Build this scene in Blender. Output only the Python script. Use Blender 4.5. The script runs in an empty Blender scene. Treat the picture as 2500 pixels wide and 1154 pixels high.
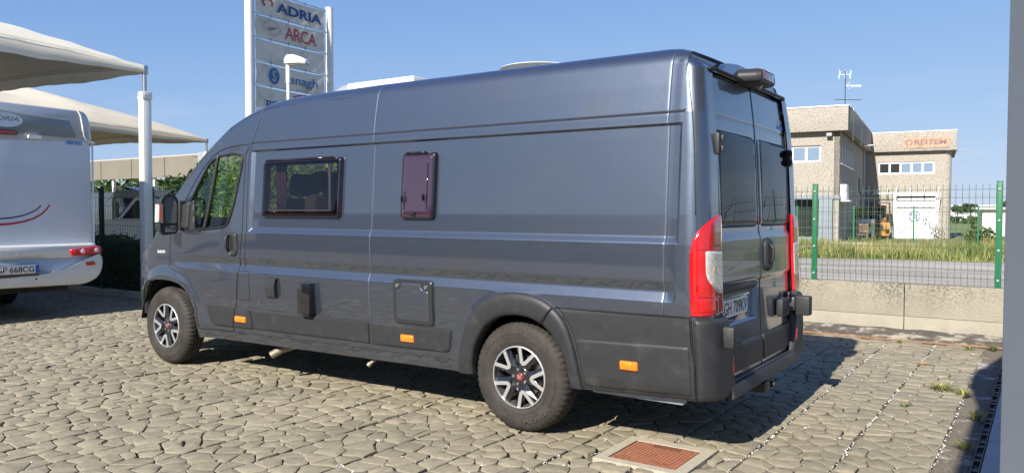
import bpy, bmesh, math, random
import numpy as np
from mathutils import Vector, Matrix
rnd = random.Random(7)
nr = np.random.RandomState(11)
SC = bpy.context.scene
COL = SC.collection
R = math.radians

# ------------------------------------------------------------------ camera, sky, sun, exposure
F_PX = 1905.65
YAW, PITCH, ROLL = 0.600224604, -0.0323471425, 0.00197787460
CAM = Vector((6.88374, -4.20999, 1.459350))
FW = Vector((-math.sin(YAW) * math.cos(PITCH), math.cos(YAW) * math.cos(PITCH), math.sin(PITCH)))
RT0 = Vector((math.cos(YAW), math.sin(YAW), 0))
UP0 = RT0.cross(FW)
RT = RT0 * math.cos(ROLL) + UP0 * math.sin(ROLL)
UP = UP0 * math.cos(ROLL) - RT0 * math.sin(ROLL)
cd = bpy.data.cameras.new('camera')
cam = bpy.data.objects.new('camera', cd)
COL.objects.link(cam)
cd.sensor_width = 36
cd.lens = 36 * F_PX / 2500
cd.clip_start = 0.05
cd.clip_end = 4000
mw = Matrix(((RT.x, UP.x, -FW.x, CAM.x), (RT.y, UP.y, -FW.y, CAM.y), (RT.z, UP.z, -FW.z, CAM.z), (0, 0, 0, 1)))
cam.matrix_world = mw
SC.camera = cam

SUN_DIR = Vector((0.035, -1.47, 1.0)).normalized()      # towards the sun
SUN_EL = math.asin(SUN_DIR.z)
w = bpy.data.worlds.new('World')
SC.world = w
w.use_nodes = True
nt = w.node_tree
nt.nodes.clear()
sky = nt.nodes.new('ShaderNodeTexSky')
sky.sky_type = 'NISHITA'
sky.sun_disc = False
sky.sun_elevation = SUN_EL
sky.sun_rotation = math.pi
sky.altitude = 1000
sky.air_density = 1.0
sky.dust_density = 0.0
sky.ozone_density = 2.2
bg = nt.nodes.new('ShaderNodeBackground')
bg.inputs[1].default_value = 0.066
# thin low clouds near the horizon
tc = nt.nodes.new('ShaderNodeTexCoord')
mp = nt.nodes.new('ShaderNodeMapping')
mp.inputs['Scale'].default_value = (1.6, 1.6, 7.0)
nz = nt.nodes.new('ShaderNodeTexNoise')
nz.inputs['Scale'].default_value = 2.6
nz.inputs['Detail'].default_value = 8
nz.inputs['Roughness'].default_value = 0.6
rp = nt.nodes.new('ShaderNodeValToRGB')
rp.color_ramp.elements[0].position = 0.50
rp.color_ramp.elements[1].position = 0.74
sp = nt.nodes.new('ShaderNodeSeparateXYZ')
mr = nt.nodes.new('ShaderNodeMapRange')
mr.inputs['From Min'].default_value = 0.16
mr.inputs['From Max'].default_value = 0.03
mu = nt.nodes.new('ShaderNodeMath')
mu.operation = 'MULTIPLY'
mu2 = nt.nodes.new('ShaderNodeMath')
mu2.operation = 'MULTIPLY'
mu2.inputs[1].default_value = 0.6
mx = nt.nodes.new('ShaderNodeMix')
mx.data_type = 'RGBA'
mx.inputs['B'].default_value = (7.2, 7.6, 8.4, 1)
nt.links.new(tc.outputs['Generated'], mp.inputs[0])
nt.links.new(mp.outputs[0], nz.inputs[0])
nt.links.new(nz.outputs[0], rp.inputs[0])
nt.links.new(tc.outputs['Generated'], sp.inputs[0])
nt.links.new(sp.outputs[2], mr.inputs[0])
nt.links.new(rp.outputs[0], mu.inputs[0])
nt.links.new(mr.outputs[0], mu.inputs[1])
nt.links.new(mu.outputs[0], mu2.inputs[0])
nt.links.new(mu2.outputs[0], mx.inputs['Factor'])
# clear summer air: the pale band over the horizon is held back evenly, for every direction alike
k1 = nt.nodes.new('ShaderNodeVectorMath'); k1.operation = 'MULTIPLY'; k1.inputs[1].default_value = (1.40, 1.90, 4.30)
k2 = nt.nodes.new('ShaderNodeVectorMath'); k2.operation = 'MULTIPLY_ADD'; k2.inputs[1].default_value = (.203, .246, .49); k2.inputs[2].default_value = (1, 1, 1)
k3 = nt.nodes.new('ShaderNodeVectorMath'); k3.operation = 'DIVIDE'
nt.links.new(sky.outputs[0], k1.inputs[0])
nt.links.new(sky.outputs[0], k2.inputs[0])
nt.links.new(k1.outputs[0], k3.inputs[0])
nt.links.new(k2.outputs[0], k3.inputs[1])
nt.links.new(k3.outputs[0], mx.inputs['A'])
nt.links.new(mx.outputs['Result'], bg.inputs[0])
wo = nt.nodes.new('ShaderNodeOutputWorld')
nt.links.new(bg.outputs[0], wo.inputs[0])

sl = bpy.data.lights.new('sun', 'SUN')
sl.energy = 4.9
sl.angle = R(0.5)
sl.color = (1.0, 0.94, 0.84)
so = bpy.data.objects.new('sun', sl)
COL.objects.link(so)
so.rotation_euler = (-SUN_DIR).to_track_quat('-Z', 'Y').to_euler()
vs = SC.view_settings
vs.view_transform = 'Standard'
vs.look = 'None'
vs.gamma = 1
vs.use_curve_mapping = False
vs.exposure = 0.9
SC.cycles.max_bounces = 8
SC.cycles.transparent_max_bounces = 16
SC.cycles.use_denoising = True

# ------------------------------------------------------------------ materials
MATS = {}


def mat(name, col, rough=0.5, metal=0.0, spec=0.5, coat=0.0, noise=None, bump=None, tint=None, trans=None,
        dirt=None, coord='Object', coat_rough=0.03, stretch=None, flake=None):
    """noise=(scale, amount); bump=(scale, strength, distance); tint=(col2) mixes by the mesh attribute 'tint'; dirt=(col, scale, lo, hi)"""
    m = bpy.data.materials.new(name)
    m.use_nodes = True
    n = m.node_tree
    b = n.nodes['Principled BSDF']
    c4 = (*col, 1)
    b.inputs['Base Color'].default_value = c4
    b.inputs['Roughness'].default_value = rough
    b.inputs['Metallic'].default_value = metal
    b.inputs['Specular IOR Level'].default_value = spec
    b.inputs['Coat Weight'].default_value = coat
    b.inputs['Coat Roughness'].default_value = coat_rough
    L = n.links.new
    tcn = n.nodes.new('ShaderNodeTexCoord')
    src = tcn.outputs[coord]
    if stretch:
        mpn = n.nodes.new('ShaderNodeMapping')
        mpn.inputs['Scale'].default_value = stretch
        L(src, mpn.inputs[0])
        src = mpn.outputs[0]
    cur = None
    if tint:
        at = n.nodes.new('ShaderNodeAttribute')
        at.attribute_name = 'tint'
        mixn = n.nodes.new('ShaderNodeMix')
        mixn.data_type = 'RGBA'
        mixn.inputs['A'].default_value = c4
        mixn.inputs['B'].default_value = (*tint, 1)
        L(at.outputs['Fac'], mixn.inputs['Factor'])
        cur = mixn.outputs['Result']
    if noise:
        nn = n.nodes.new('ShaderNodeTexNoise')
        nn.inputs['Scale'].default_value = noise[0]
        nn.inputs['Detail'].default_value = 6
        nn.inputs['Roughness'].default_value = 0.65
        L(src, nn.inputs[0])
        ma = n.nodes.new('ShaderNodeMapRange')
        ma.inputs['From Min'].default_value = 0.3
        ma.inputs['From Max'].default_value = 0.7
        ma.inputs['To Min'].default_value = 1 - noise[1]
        ma.inputs['To Max'].default_value = 1 + noise[1]
        L(nn.outputs[0], ma.inputs[0])
        mm = n.nodes.new('ShaderNodeVectorMath')
        mm.operation = 'MULTIPLY'
        if cur is None:
            mm.inputs[0].default_value = col
        else:
            L(cur, mm.inputs[0])
        L(ma.outputs[0], mm.inputs[1])
        cur = mm.outputs[0]
    if dirt:
        grad = dirt[4] if len(dirt) > 4 else None
        dn = n.nodes.new('ShaderNodeTexNoise')
        dn.inputs['Scale'].default_value = dirt[1]
        dn.inputs['Detail'].default_value = 8
        dn.inputs['Roughness'].default_value = 0.7
        L(src, dn.inputs[0])
        dr = n.nodes.new('ShaderNodeMapRange')
        dr.inputs['From Min'].default_value = dirt[2]
        dr.inputs['From Max'].default_value = dirt[3]
        L(dn.outputs[0], dr.inputs[0])
        dm = n.nodes.new('ShaderNodeMix')
        dm.data_type = 'RGBA'
        if grad:
            sg_ = n.nodes.new('ShaderNodeSeparateXYZ')
            L(tcn.outputs['Object'], sg_.inputs[0])
            gr = n.nodes.new('ShaderNodeMapRange')
            gr.inputs['From Min'].default_value = grad[0]; gr.inputs['From Max'].default_value = grad[1]
            L(sg_.outputs[2], gr.inputs[0])
            n2 = n.nodes.new('ShaderNodeTexNoise'); n2.inputs['Scale'].default_value = 1.6; n2.inputs['Detail'].default_value = 3
            m2 = n.nodes.new('ShaderNodeMapping'); m2.inputs['Scale'].default_value = (2.2, 1, .25)
            L(tcn.outputs['Object'], m2.inputs[0]); L(m2.outputs[0], n2.inputs[0])
            r2 = n.nodes.new('ShaderNodeMapRange'); r2.inputs['From Min'].default_value = .35; r2.inputs['From Max'].default_value = .62
            r2.inputs['To Min'].default_value = .15
            L(n2.outputs[0], r2.inputs[0])
            g1 = n.nodes.new('ShaderNodeMath'); g1.operation = 'MULTIPLY'; L(gr.outputs[0], g1.inputs[0]); L(r2.outputs[0], g1.inputs[1])
            g2 = n.nodes.new('ShaderNodeMath'); g2.operation = 'MULTIPLY'; L(dr.outputs[0], g2.inputs[0]); L(g1.outputs[0], g2.inputs[1])
            L(g2.outputs[0], dm.inputs['Factor'])
        else:
            L(dr.outputs[0], dm.inputs['Factor'])
        if cur is None:
            dm.inputs['A'].default_value = c4
        else:
            L(cur, dm.inputs['A'])
        dm.inputs['B'].default_value = (*dirt[0], 1)
        cur = dm.outputs['Result']
    if cur is not None:
        L(cur, b.inputs['Base Color'])
    if bump:
        bn = n.nodes.new('ShaderNodeTexNoise')
        bn.inputs['Scale'].default_value = bump[0]
        bn.inputs['Detail'].default_value = 6
        L(src, bn.inputs[0])
        bb = n.nodes.new('ShaderNodeBump')
        bb.inputs['Strength'].default_value = bump[1]
        bb.inputs['Distance'].default_value = bump[2]
        L(bn.outputs[0], bb.inputs['Height'])
        L(bb.outputs[0], b.inputs['Normal'])
    if trans:      # translucent share
        tr = n.nodes.new('ShaderNodeBsdfTranslucent')
        if cur is not None:
            L(cur, tr.inputs[0])
        else:
            tr.inputs[0].default_value = c4
        ms = n.nodes.new('ShaderNodeMixShader')
        ms.inputs[0].default_value = trans
        L(b.outputs[0], ms.inputs[1])
        L(tr.outputs[0], ms.inputs[2])
        L(ms.outputs[0], n.nodes['Material Output'].inputs[0])
    MATS[name] = m
    return m


def glass(name, tint, refl=(1, 1, 1), rough=0.01, ior=1.5):
    m = bpy.data.materials.new(name)
    m.use_nodes = True
    n = m.node_tree
    n.nodes.remove(n.nodes['Principled BSDF'])
    t = n.nodes.new('ShaderNodeBsdfTransparent')
    t.inputs[0].default_value = (*tint, 1)
    g = n.nodes.new('ShaderNodeBsdfGlossy')
    g.inputs[0].default_value = (*refl, 1)
    g.inputs['Roughness'].default_value = rough
    f = n.nodes.new('ShaderNodeFresnel')
    f.inputs[0].default_value = ior
    ms = n.nodes.new('ShaderNodeMixShader')
    n.links.new(f.outputs[0], ms.inputs[0])
    n.links.new(t.outputs[0], ms.inputs[1])
    n.links.new(g.outputs[0], ms.inputs[2])
    n.links.new(ms.outputs[0], n.nodes['Material Output'].inputs[0])
    MATS[name] = m
    return m


# vehicle materials
PAINT = mat('grey_metallic_paint', (0.094, 0.112, 0.150), 0.38, 0.86, coat=1.0, noise=(700, 0.20), bump=(2.2, 0.16, 0.02), dirt=((0.13, 0.125, 0.115), 2.5, 0.52, 1.0))
PAINT.node_tree.nodes['Principled BSDF'].inputs['Coat IOR'].default_value = 1.82
BLACKPL = mat('black_plastic', (0.024, 0.025, 0.027), 0.50, spec=0.4, noise=(14, 0.12), bump=(900, 0.15, 0.001), dirt=((0.06, 0.058, 0.054), 4, 0.55, 0.8))
DARKRUB = mat('dark_rubber', (0.006, 0.006, 0.007), 0.6)
GLOSSBLK = mat('gloss_black', (0.010, 0.010, 0.012), 0.08, coat=1.0)
PURPFRAME = mat('window_frame_black', (0.012, 0.008, 0.012), 0.12, coat=0.6)
WELD = mat('weld_seam', (0.13, 0.15, 0.19), 0.5, 0.3)
TYRE = mat('tyre_rubber', (0.030, 0.0265, 0.024), 0.7, spec=0.3, noise=(18, 0.15), dirt=((0.062, 0.052, 0.044), 7, 0.45, 0.8))
TYREL = mat('tyre_letter_rubber', (0.050, 0.045, 0.041), 0.6)
RIMBLK = mat('rim_black', (0.012, 0.012, 0.013), 0.18, coat=1.0)
RIMSIL = mat('rim_silver', (0.80, 0.81, 0.83), 0.34, 0.85)
STEEL = mat('steel', (0.42, 0.42, 0.43), 0.35, 0.9, noise=(30, 0.15))
DARKSTEEL = mat('dark_steel', (0.07, 0.065, 0.06), 0.55, 0.6, noise=(20, 0.3))
CAPRED = mat('cap_red', (0.15, 0.015, 0.02), 0.25, coat=0.8)
ORANGE = mat('amber_lens', (0.85, 0.20, 0.01), 0.18, coat=1.0, noise=(140, 0.35), bump=(260, 0.5, 0.002))
REDLENS = mat('red_lens', (0.46, 0.006, 0.008), 0.12, coat=1.0, noise=(45, 0.12), bump=(180, 0.25, 0.002))
REDDARK = mat('red_lens_dark', (0.30, 0.006, 0.008), 0.12, coat=1.0, bump=(220, 0.5, 0.002))
CLEAR = mat('clear_lens', (0.60, 0.58, 0.56), 0.12, 0.35, coat=1.0, noise=(38, 0.35), bump=(120, 0.5, 0.003))
BEIGE = mat('exhaust_beige', (0.24, 0.20, 0.155), 0.5, 0.3, noise=(20, 0.2))
SEAT = mat('seat_fabric', (0.10, 0.092, 0.082), 0.9, noise=(60, 0.2))
DASH = mat('dash_plastic', (0.035, 0.036, 0.038), 0.6)
CURTAIN = mat('curtain_cloth', (0.13, 0.07, 0.07), 0.9)
LINER = mat('cabin_lining', (0.35, 0.33, 0.30), 0.8)
WHITEPL = mat('white_plastic', (0.74, 0.74, 0.72), 0.4, noise=(10, 0.05))
GREYPL = mat('grey_plastic', (0.30, 0.32, 0.33), 0.35, coat=0.3)
PLATEW = mat('plate_white', (0.72, 0.72, 0.70), 0.4)
PLATEB = mat('plate_blue', (0.02, 0.10, 0.42), 0.4)
INK = mat('plate_ink', (0.012, 0.012, 0.014), 0.5)
WHITEINK = mat('white_print', (0.75, 0.75, 0.75), 0.5)
SKYINK = mat('sky_blue_print', (0.03, 0.25, 0.62), 0.5)
CHROME = mat('chrome', (0.8, 0.8, 0.82), 0.08, 1.0)
MIRROR = mat('mirror_glass', (0.62, 0.70, 0.74), 0.02, 1.0)
CABGLASS = glass('cab_glass', (0.62, 0.74, 0.68))
SCREENGLASS = glass('windscreen_glass', (0.78, 0.88, 0.83))
TINTGLASS = glass('tinted_acrylic', (0.34, 0.30, 0.30), (0.95, 0.9, 1.0))
PURPGLASS = mat('purple_acrylic', (0.036, 0.016, 0.030), 0.06, coat=1.0, spec=0.7)
REARGLASS = mat('rear_privacy_glass', (0.003, 0.004, 0.006), 0.012, spec=0.22)


def at(px, py, d):
    """point seen at photograph pixel (px, py) at depth d along the view axis"""
    return CAM + (FW + RT * ((px - 1250) / F_PX) - UP * ((py - 577) / F_PX)) * d


def on(px, py, axis, val):
    dr = FW + RT * ((px - 1250) / F_PX) - UP * ((py - 577) / F_PX)
    return CAM + dr * ((val - CAM[axis]) / dr[axis])


# ------------------------------------------------------------------ mesh helpers
WM = {}


def tag(o, label=None, cat=None, group=None, kind=None):
    if label: o['label'] = label
    if cat: o['category'] = cat
    if group: o['group'] = group
    if kind: o['kind'] = kind
    return o


def thing(name, label, cat, loc=(0, 0, 0), rz=0.0, group=None):
    o = bpy.data.objects.new(name, None)
    COL.objects.link(o)
    o.location = loc
    o.rotation_euler = (0, 0, rz)
    o.empty_display_size = 0.2
    WM[o.name] = Matrix.Translation(loc) @ Matrix.Rotation(rz, 4, 'Z')
    return tag(o, label, cat, group)


def mk(name, V, F, m, parent=None, smooth=None, local=False, mi=None, tint=None):
    """V: (n,3) world coordinates (or the parent's local ones with local=True)"""
    V = np.asarray(V, dtype=np.float64).reshape(-1, 3)
    if parent is not None and not local:
        inv = np.array(WM[parent.name].inverted())
        V = V @ inv[:3, :3].T + inv[:3, 3]
    me = bpy.data.meshes.new(name)
    if isinstance(F, np.ndarray) and F.ndim == 2:
        nf, k = F.shape
        me.vertices.add(len(V))
        me.vertices.foreach_set('co', V.ravel())
        me.loops.add(nf * k)
        me.loops.foreach_set('vertex_index', F.ravel().astype(np.int32))
        me.polygons.add(nf)
        me.polygons.foreach_set('loop_start', np.arange(0, nf * k, k, dtype=np.int32))
        me.polygons.foreach_set('loop_total', np.full(nf, k, dtype=np.int32))
        me.update(calc_edges=True)
    else:
        me.from_pydata(V.tolist(), [], [list(f) for f in F])
    me.validate()
    ms = m if isinstance(m, (list, tuple)) else [m]
    for x in ms:
        me.materials.append(x)
    if mi is not None and len(mi) == len(me.polygons):
        me.polygons.foreach_set('material_index', np.asarray(mi, dtype=np.int32))
    if smooth is not None:
        me.polygons.foreach_set('use_smooth', np.ones(len(me.polygons), dtype=bool))
        if smooth < 179:
            me.set_sharp_from_angle(angle=R(smooth))
    if tint is not None:
        a = me.attributes.new('tint', 'FLOAT', 'POINT')
        a.data.foreach_set('value', np.asarray(tint, dtype=np.float32))
    me.update()
    o = bpy.data.objects.new(name, me)
    COL.objects.link(o)
    if parent is not None:
        o.parent = parent
        WM[o.name] = WM[parent.name]
    else:
        WM[o.name] = Matrix.Identity(4)
    return o


class MB:
    def __init__(s):
        s.V, s.F, s.m, s.n = [], [], [], 0

    def add(s, V, F, mi=0):
        V = [tuple(v) for v in V]
        s.V += V
        s.F += [tuple(i + s.n for i in f) for f in F]
        s.m += [mi] * len(F)
        s.n += len(V)
        return s

    def box(s, x0, x1, y0, y1, z0, z1, bev=0.0, mi=0, M=None):
        if bev <= 0:
            V = [(x, y, z) for x in (x0, x1) for y in (y0, y1) for z in (z0, z1)]
            F = [(0, 1, 3, 2), (4, 6, 7, 5), (0, 4, 5, 1), (2, 3, 7, 6), (0, 2, 6, 4), (1, 5, 7, 3)]
        else:
            b = bmesh.new()
            bmesh.ops.create_cube(b, size=1)
            for v in b.verts:
                v.co = Vector((x0 + (v.co.x + .5) * (x1 - x0), y0 + (v.co.y + .5) * (y1 - y0), z0 + (v.co.z + .5) * (z1 - z0)))
            bmesh.ops.bevel(b, geom=list(b.edges), offset=bev, segments=2, affect='EDGES', profile=0.6)
            b.verts.index_update()
            V = [tuple(v.co) for v in b.verts]
            F = [tuple(v.index for v in f.verts) for f in b.faces]
            b.free()
        if M is not None:
            V = [tuple(M @ Vector(v)) for v in V]
        return s.add(V, F, mi)

    def cyl(s, p0, p1, r0, r1=None, n=12, cap=True, mi=0):
        r1 = r0 if r1 is None else r1
        p0, p1 = Vector(p0), Vector(p1)
        d = (p1 - p0).normalized()
        a = d.orthogonal().normalized()
        b = d.cross(a)
        V = []
        for p, r in ((p0, r0), (p1, r1)):
            for i in range(n):
                t = 2 * math.pi * i / n
                V.append(tuple(p + (a * math.cos(t) + b * math.sin(t)) * r))
        F = [(i, (i + 1) % n, n + (i + 1) % n, n + i) for i in range(n)]
        if cap:
            F += [tuple(range(n - 1, -1, -1)), tuple(range(n, 2 * n))]
        return s.add(V, F, mi)

    def tube(s, pts, r, n=6, mi=0, closed=False):
        pts = [Vector(p) for p in pts]
        N = len(pts)
        V, F = [], []
        a = None
        for i, p in enumerate(pts):
            if closed:
                d = (pts[(i + 1) % N] - pts[i - 1])
            else:
                d = (pts[min(i + 1, N - 1)] - pts[max(i - 1, 0)])
            d.normalize()
            if a is None:
                a = d.orthogonal().normalized()
            a = (a - d * a.dot(d))
            if a.length < 1e-6: a = d.orthogonal()
            a.normalize()
            b = d.cross(a)
            for k in range(n):
                t = 2 * math.pi * k / n
                V.append(tuple(p + (a * math.cos(t) + b * math.sin(t)) * r))
        for i in range(N if closed else N - 1):
            j = (i + 1) % N
            for k in range(n):
                k2 = (k + 1) % n
                F.append((i * n + k, i * n + k2, j * n + k2, j * n + k))
        if not closed:
            F += [tuple(range(n - 1, -1, -1)), tuple((N - 1) * n + k for k in range(n))]
        return s.add(V, F, mi)

    def prism(s, poly, f0, f1, mi=0, cap=True):
        """poly of (u, v); f0 and f1 map (u, v) to a point of the first and second cap"""
        n = len(poly)
        V = [tuple(f0(*p)) for p in poly] + [tuple(f1(*p)) for p in poly]
        F = [(i, (i + 1) % n, n + (i + 1) % n, n + i) for i in range(n)]
        if cap:
            F += [tuple(range(n - 1, -1, -1)), tuple(range(n, 2 * n))]
        return s.add(V, F, mi)

    def lathe(s, prof, c, axis='Y', n=48, mi=0, closed=False, rmod=None):
        V, F = [], []
        P = len(prof)
        for i in range(n):
            t = 2 * math.pi * i / n
            for j, (r, h) in enumerate(prof):
                rr = r + (rmod(i, j) if rmod else 0)
                if axis == 'Y':
                    V.append((c[0] + rr * math.cos(t), c[1] + h, c[2] + rr * math.sin(t)))
                elif axis == 'X':
                    V.append((c[0] + h, c[1] + rr * math.cos(t), c[2] + rr * math.sin(t)))
                else:
                    V.append((c[0] + rr * math.cos(t), c[1] + rr * math.sin(t), c[2] + h))
        for i in range(n):
            i2 = (i + 1) % n
            for j in range(P if closed else P - 1):
                j2 = (j + 1) % P
                F.append((i * P + j, i * P + j2, i2 * P + j2, i2 * P + j))
        return s.add(V, F, mi)

    def build(s, name, m, parent=None, smooth=None, local=False):
        multi = isinstance(m, (list, tuple)) and len(m) > 1
        return mk(name, s.V, s.F, m, parent, smooth, local, s.m if multi else None)


def text_mesh(body, size=1.0, spacing=1.0, shear=0.0, extrude=0.0, bold=0.0):
    cu = bpy.data.curves.new('txt', 'FONT')
    cu.body = body
    cu.size = size
    cu.space_character = spacing
    cu.shear = shear
    cu.offset = bold
    cu.resolution_u = 3
    cu.align_x = 'CENTER'
    cu.align_y = 'CENTER'
    o = bpy.data.objects.new('txt', cu)
    COL.objects.link(o)
    dg = bpy.context.evaluated_depsgraph_get()
    me = o.evaluated_get(dg).to_mesh()
    V = [(v.co.x, v.co.y) for v in me.vertices]
    F = [tuple(p.vertices) for p in me.polygons]
    o.evaluated_get(dg).to_mesh_clear()
    bpy.data.objects.remove(o)
    bpy.data.curves.remove(cu)
    return V, F


def lettering(name, body, width, height, fn, m, parent, **k):
    """flat letters stretched to width x height, centred; fn(u, v) gives the world point"""
    V, F = text_mesh(body, 1.0, **k)
    A = np.array(V)
    lo, hi = A.min(0), A.max(0)
    A = (A - (lo + hi) / 2) / (hi - lo) * np.array([width, height])
    return mk(name, [tuple(fn(u, v)) for u, v in A], F, m, parent)


def ring(poly_r0, poly_r1, fn, n=32, a0=0.0, a1=2 * math.pi):
    """flat ring or arc strip, radii as (ru, rv)"""
    V, F = [], []
    for i in range(n + 1):
        t = a0 + (a1 - a0) * i / n
        V.append(tuple(fn(poly_r0[0] * math.cos(t), poly_r0[1] * math.sin(t))))
        V.append(tuple(fn(poly_r1[0] * math.cos(t), poly_r1[1] * math.sin(t))))
    for i in range(n):
        F.append((2 * i, 2 * i + 1, 2 * i + 3, 2 * i + 2))
    return V, F


# polygons in the plane, vectorised
def in_poly(P, poly):
    x, y = P[:, 0], P[:, 1]
    ins = np.zeros(len(P), bool)
    n = len(poly)
    for i in range(n):
        x0, y0 = poly[i]
        x1, y1 = poly[(i + 1) % n]
        if y0 == y1: continue
        c = (y0 > y) != (y1 > y)
        xi = (x1 - x0) * (y - y0) / (y1 - y0) + x0
        ins ^= c & (x < xi)
    return ins


def near_poly(P, poly):
    """distance to the outline and nearest point on it"""
    best = np.full(len(P), 1e9)
    near = np.zeros_like(P)
    n = len(poly)
    for i in range(n):
        a = np.array(poly[i], float)
        b = np.array(poly[(i + 1) % n], float)
        ab = b - a
        L2 = (ab @ ab) or 1e-12
        t = np.clip(((P - a) @ ab) / L2, 0, 1)
        q = a + t[:, None] * ab
        d = np.hypot(*(P - q).T)
        k = d < best
        best[k] = d[k]
        near[k] = q[k]
    return best, near


def rounded(poly, r, n=4):
    out = []
    N = len(poly)
    rs = r if isinstance(r, (list, tuple)) else [r] * N
    for i in range(N):
        p = Vector(poly[i]); a = Vector(poly[i - 1]); b = Vector(poly[(i + 1) % N])
        rr = min(rs[i], (a - p).length * .49, (b - p).length * .49)
        if rr <= 0:
            out.append(tuple(p)); continue
        p0 = p + (a - p).normalized() * rr
        p1 = p + (b - p).normalized() * rr
        for k in range(n + 1):
            t = k / n
            q = p0 * (1 - t) ** 2 + p * 2 * t * (1 - t) + p1 * t * t
            out.append((q.x, q.y))
    return out

# ------------------------------------------------------------------ camper van: surface functions
YM = 1.025
S0, S1, S2, RC = 5.155, 5.19, 5.3785, 0.12
ZB = [.28, .30, .36, .45, .6, .8, .93, 1.27, 1.9, 2.03, 2.2, 2.33, 2.6]
YB = [.08, .07, .05, .03, .018, .004, 0, .008, .05, .06, .085, .11, .17]
ZTX = [-.95, -.85, -.6, -.45, -.35, -.2, -.06, .074, .345, .6, .9, 1.08, 1.34, 1.66, 2.0, 2.6, 5.0, 5.08, 5.155, 5.22, 5.30, 5.40, 6.6]
ZTZ = [.60, .80, .98, 1.06, 1.12, 1.19, 1.37, 1.57, 1.82, 2.035, 2.23, 2.305, 2.385, 2.415, 2.425, 2.435, 2.435, 2.425, 2.40, 2.375, 2.35, 2.335, 2.335]
XRZ = [.25, .6, .9, 1.1, 1.34, 1.8, 2.04, 2.28, 2.4]
XRX = [5.34, 5.335, 5.32, 5.31, 5.305, 5.285, 5.265, 5.235, 5.22]


def sst(a, b, x):
    t = np.clip((x - a) / (b - a), 0, 1)
    return t * t * (3 - 2 * t)


def rad_top(s):
    return np.interp(s, [-.9, -.3, .3, 1.3, 5.0, 5.2, 5.4], [.05, .07, .10, .11, .11, .08, .05])


def feat(s, z):
    """depth pressed into the side skin"""
    d = np.zeros_like(s)
    rec = np.minimum(np.minimum(np.clip((s - 1.262) / .030, 0, 1), np.clip((5.150 - s) / .022, 0, 1)),
                     np.minimum(np.clip((z - 1.272) / .036, 0, 1), np.clip((1.972 - z) / .014, 0, 1)))
    d += .021 * rec
    amp = sst(.10, .75, s) * (1 - sst(5.08, 5.14, s))
    cz = np.interp(z, [.925, .935, .985, 1.0, 1.05, 1.06, 1.27], [0, .001, .023, .024, .009, .008, .004])
    d += cz * amp
    g = (s > 1.22) & (s < 5.16)
    d += np.where(g, .007 * np.exp(-((z - 2.034) / .0045) ** 2), 0)
    d += np.where((s > 1.5) & (s < 5.25), .004 * np.exp(-((z - 2.338) / .004) ** 2), 0)
    for sx in (2.699, 5.060):
        d += .0022 * np.exp(-((s - sx) / .0035) ** 2)
    # flare round the front wheel arch
    rr = np.hypot((s - .05), (z - .33) * 1.06)
    d -= .020 * (1 - sst(.545, .66, rr)) * sst(-.6, -.3, s)
    d -= .012 * (1 - sst(.50, .60, np.hypot(s - 4.035, (z - .37)))) 
    return d


def S2P(s, z, off=0.0, mirror=False, nofeat=False):
    s = np.atleast_1d(np.asarray(s, float)); z = np.atleast_1d(np.asarray(z, float))
    s, z = np.broadcast_arrays(s, z)
    zt = np.interp(s, ZTX, ZTZ)
    r = rad_top(s)
    zc = zt - r
    th = np.clip((z - zc) / r, 0, math.pi / 2)
    arcn = z > zc
    zz = np.where(arcn, zc + r * np.sin(th), z)
    inn = np.where(arcn, r * (1 - np.cos(th)), 0)
    yb = np.interp(zz, ZB, YB)
    xr = np.interp(zz, XRZ, XRX)
    rc = np.interp(zz, [.3, 1.4, 2.3], [.12, .115, .085])
    # plan curve
    x = s.copy(); y = yb.copy()
    nx = np.zeros_like(s); ny = np.ones_like(s)
    fr = s < -.08
    t = np.clip((-.08 - s) / .88, 0, .99999)
    e = 2.3
    yf = YM * (1 - (1 - t ** e) ** (1 / e))
    sl = YM / .88 * (1 - t ** e) ** (1 / e - 1) * t ** (e - 1)
    y = np.where(fr, yb * (1 - t ** 2) + yf, y)
    nn = np.sqrt(1 + sl * sl)
    nx = np.where(fr, sl / nn, nx); ny = np.where(fr, 1 / nn, ny)
    k = (s > S0) & (s <= S1)
    x = np.where(k, S0 + (s - S0) * (xr - rc - S0) / (S1 - S0), x)
    k = (s > S1) & (s <= S2)
    a = (s - S1) / (S2 - S1) * math.pi / 2
    x = np.where(k, xr - rc + rc * np.sin(a), x)
    y = np.where(k, yb + rc * (1 - np.cos(a)), y)
    nx = np.where(k, -np.sin(a), nx); ny = np.where(k, np.cos(a), ny)
    k = s > S2
    x = np.where(k, xr, x)
    y = np.where(k, yb + rc + (s - S2), y)
    nx = np.where(k, -1, nx); ny = np.where(k, 0, ny)
    d = inn - off + (0 if nofeat else feat(s, z))
    x = x + nx * d
    y = y + ny * d
    nzz = np.where(arcn, np.sin(th), 0) * off
    zz = zz + nzz
    y = np.minimum(y, YM)
    if mirror:
        y = 2 * YM - y
    return np.stack([x, y, zz], -1)


def sp(s, z, off=0.0, mirror=False):
    return Vector(S2P(s, z, off, mirror)[0])


def Xr(z):
    return np.interp(z, XRZ, XRX)


def feat_r(y, z):
    d = np.zeros_like(y)
    d += .012 * np.clip((z - 1.285) / .045, 0, 1)
    d += np.interp(z, [.99, 1.0, 1.035, 1.045], [.012, .012, 0, 0])
    rec = np.minimum(np.minimum(np.clip((y - .292) / .012, 0, 1), np.clip((.955 - y + (z - .9) * .25) / .02, 0, 1)),
                     np.minimum(np.clip((z - .765) / .02, 0, 1), np.clip((.985 - z) / .012, 0, 1)))
    d += .022 * rec
    d += .004 * np.exp(-((z - 2.03) / .006) ** 2)
    d += .012 * (np.abs(y - YM) / .77) ** 2 - .004
    return d


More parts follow.
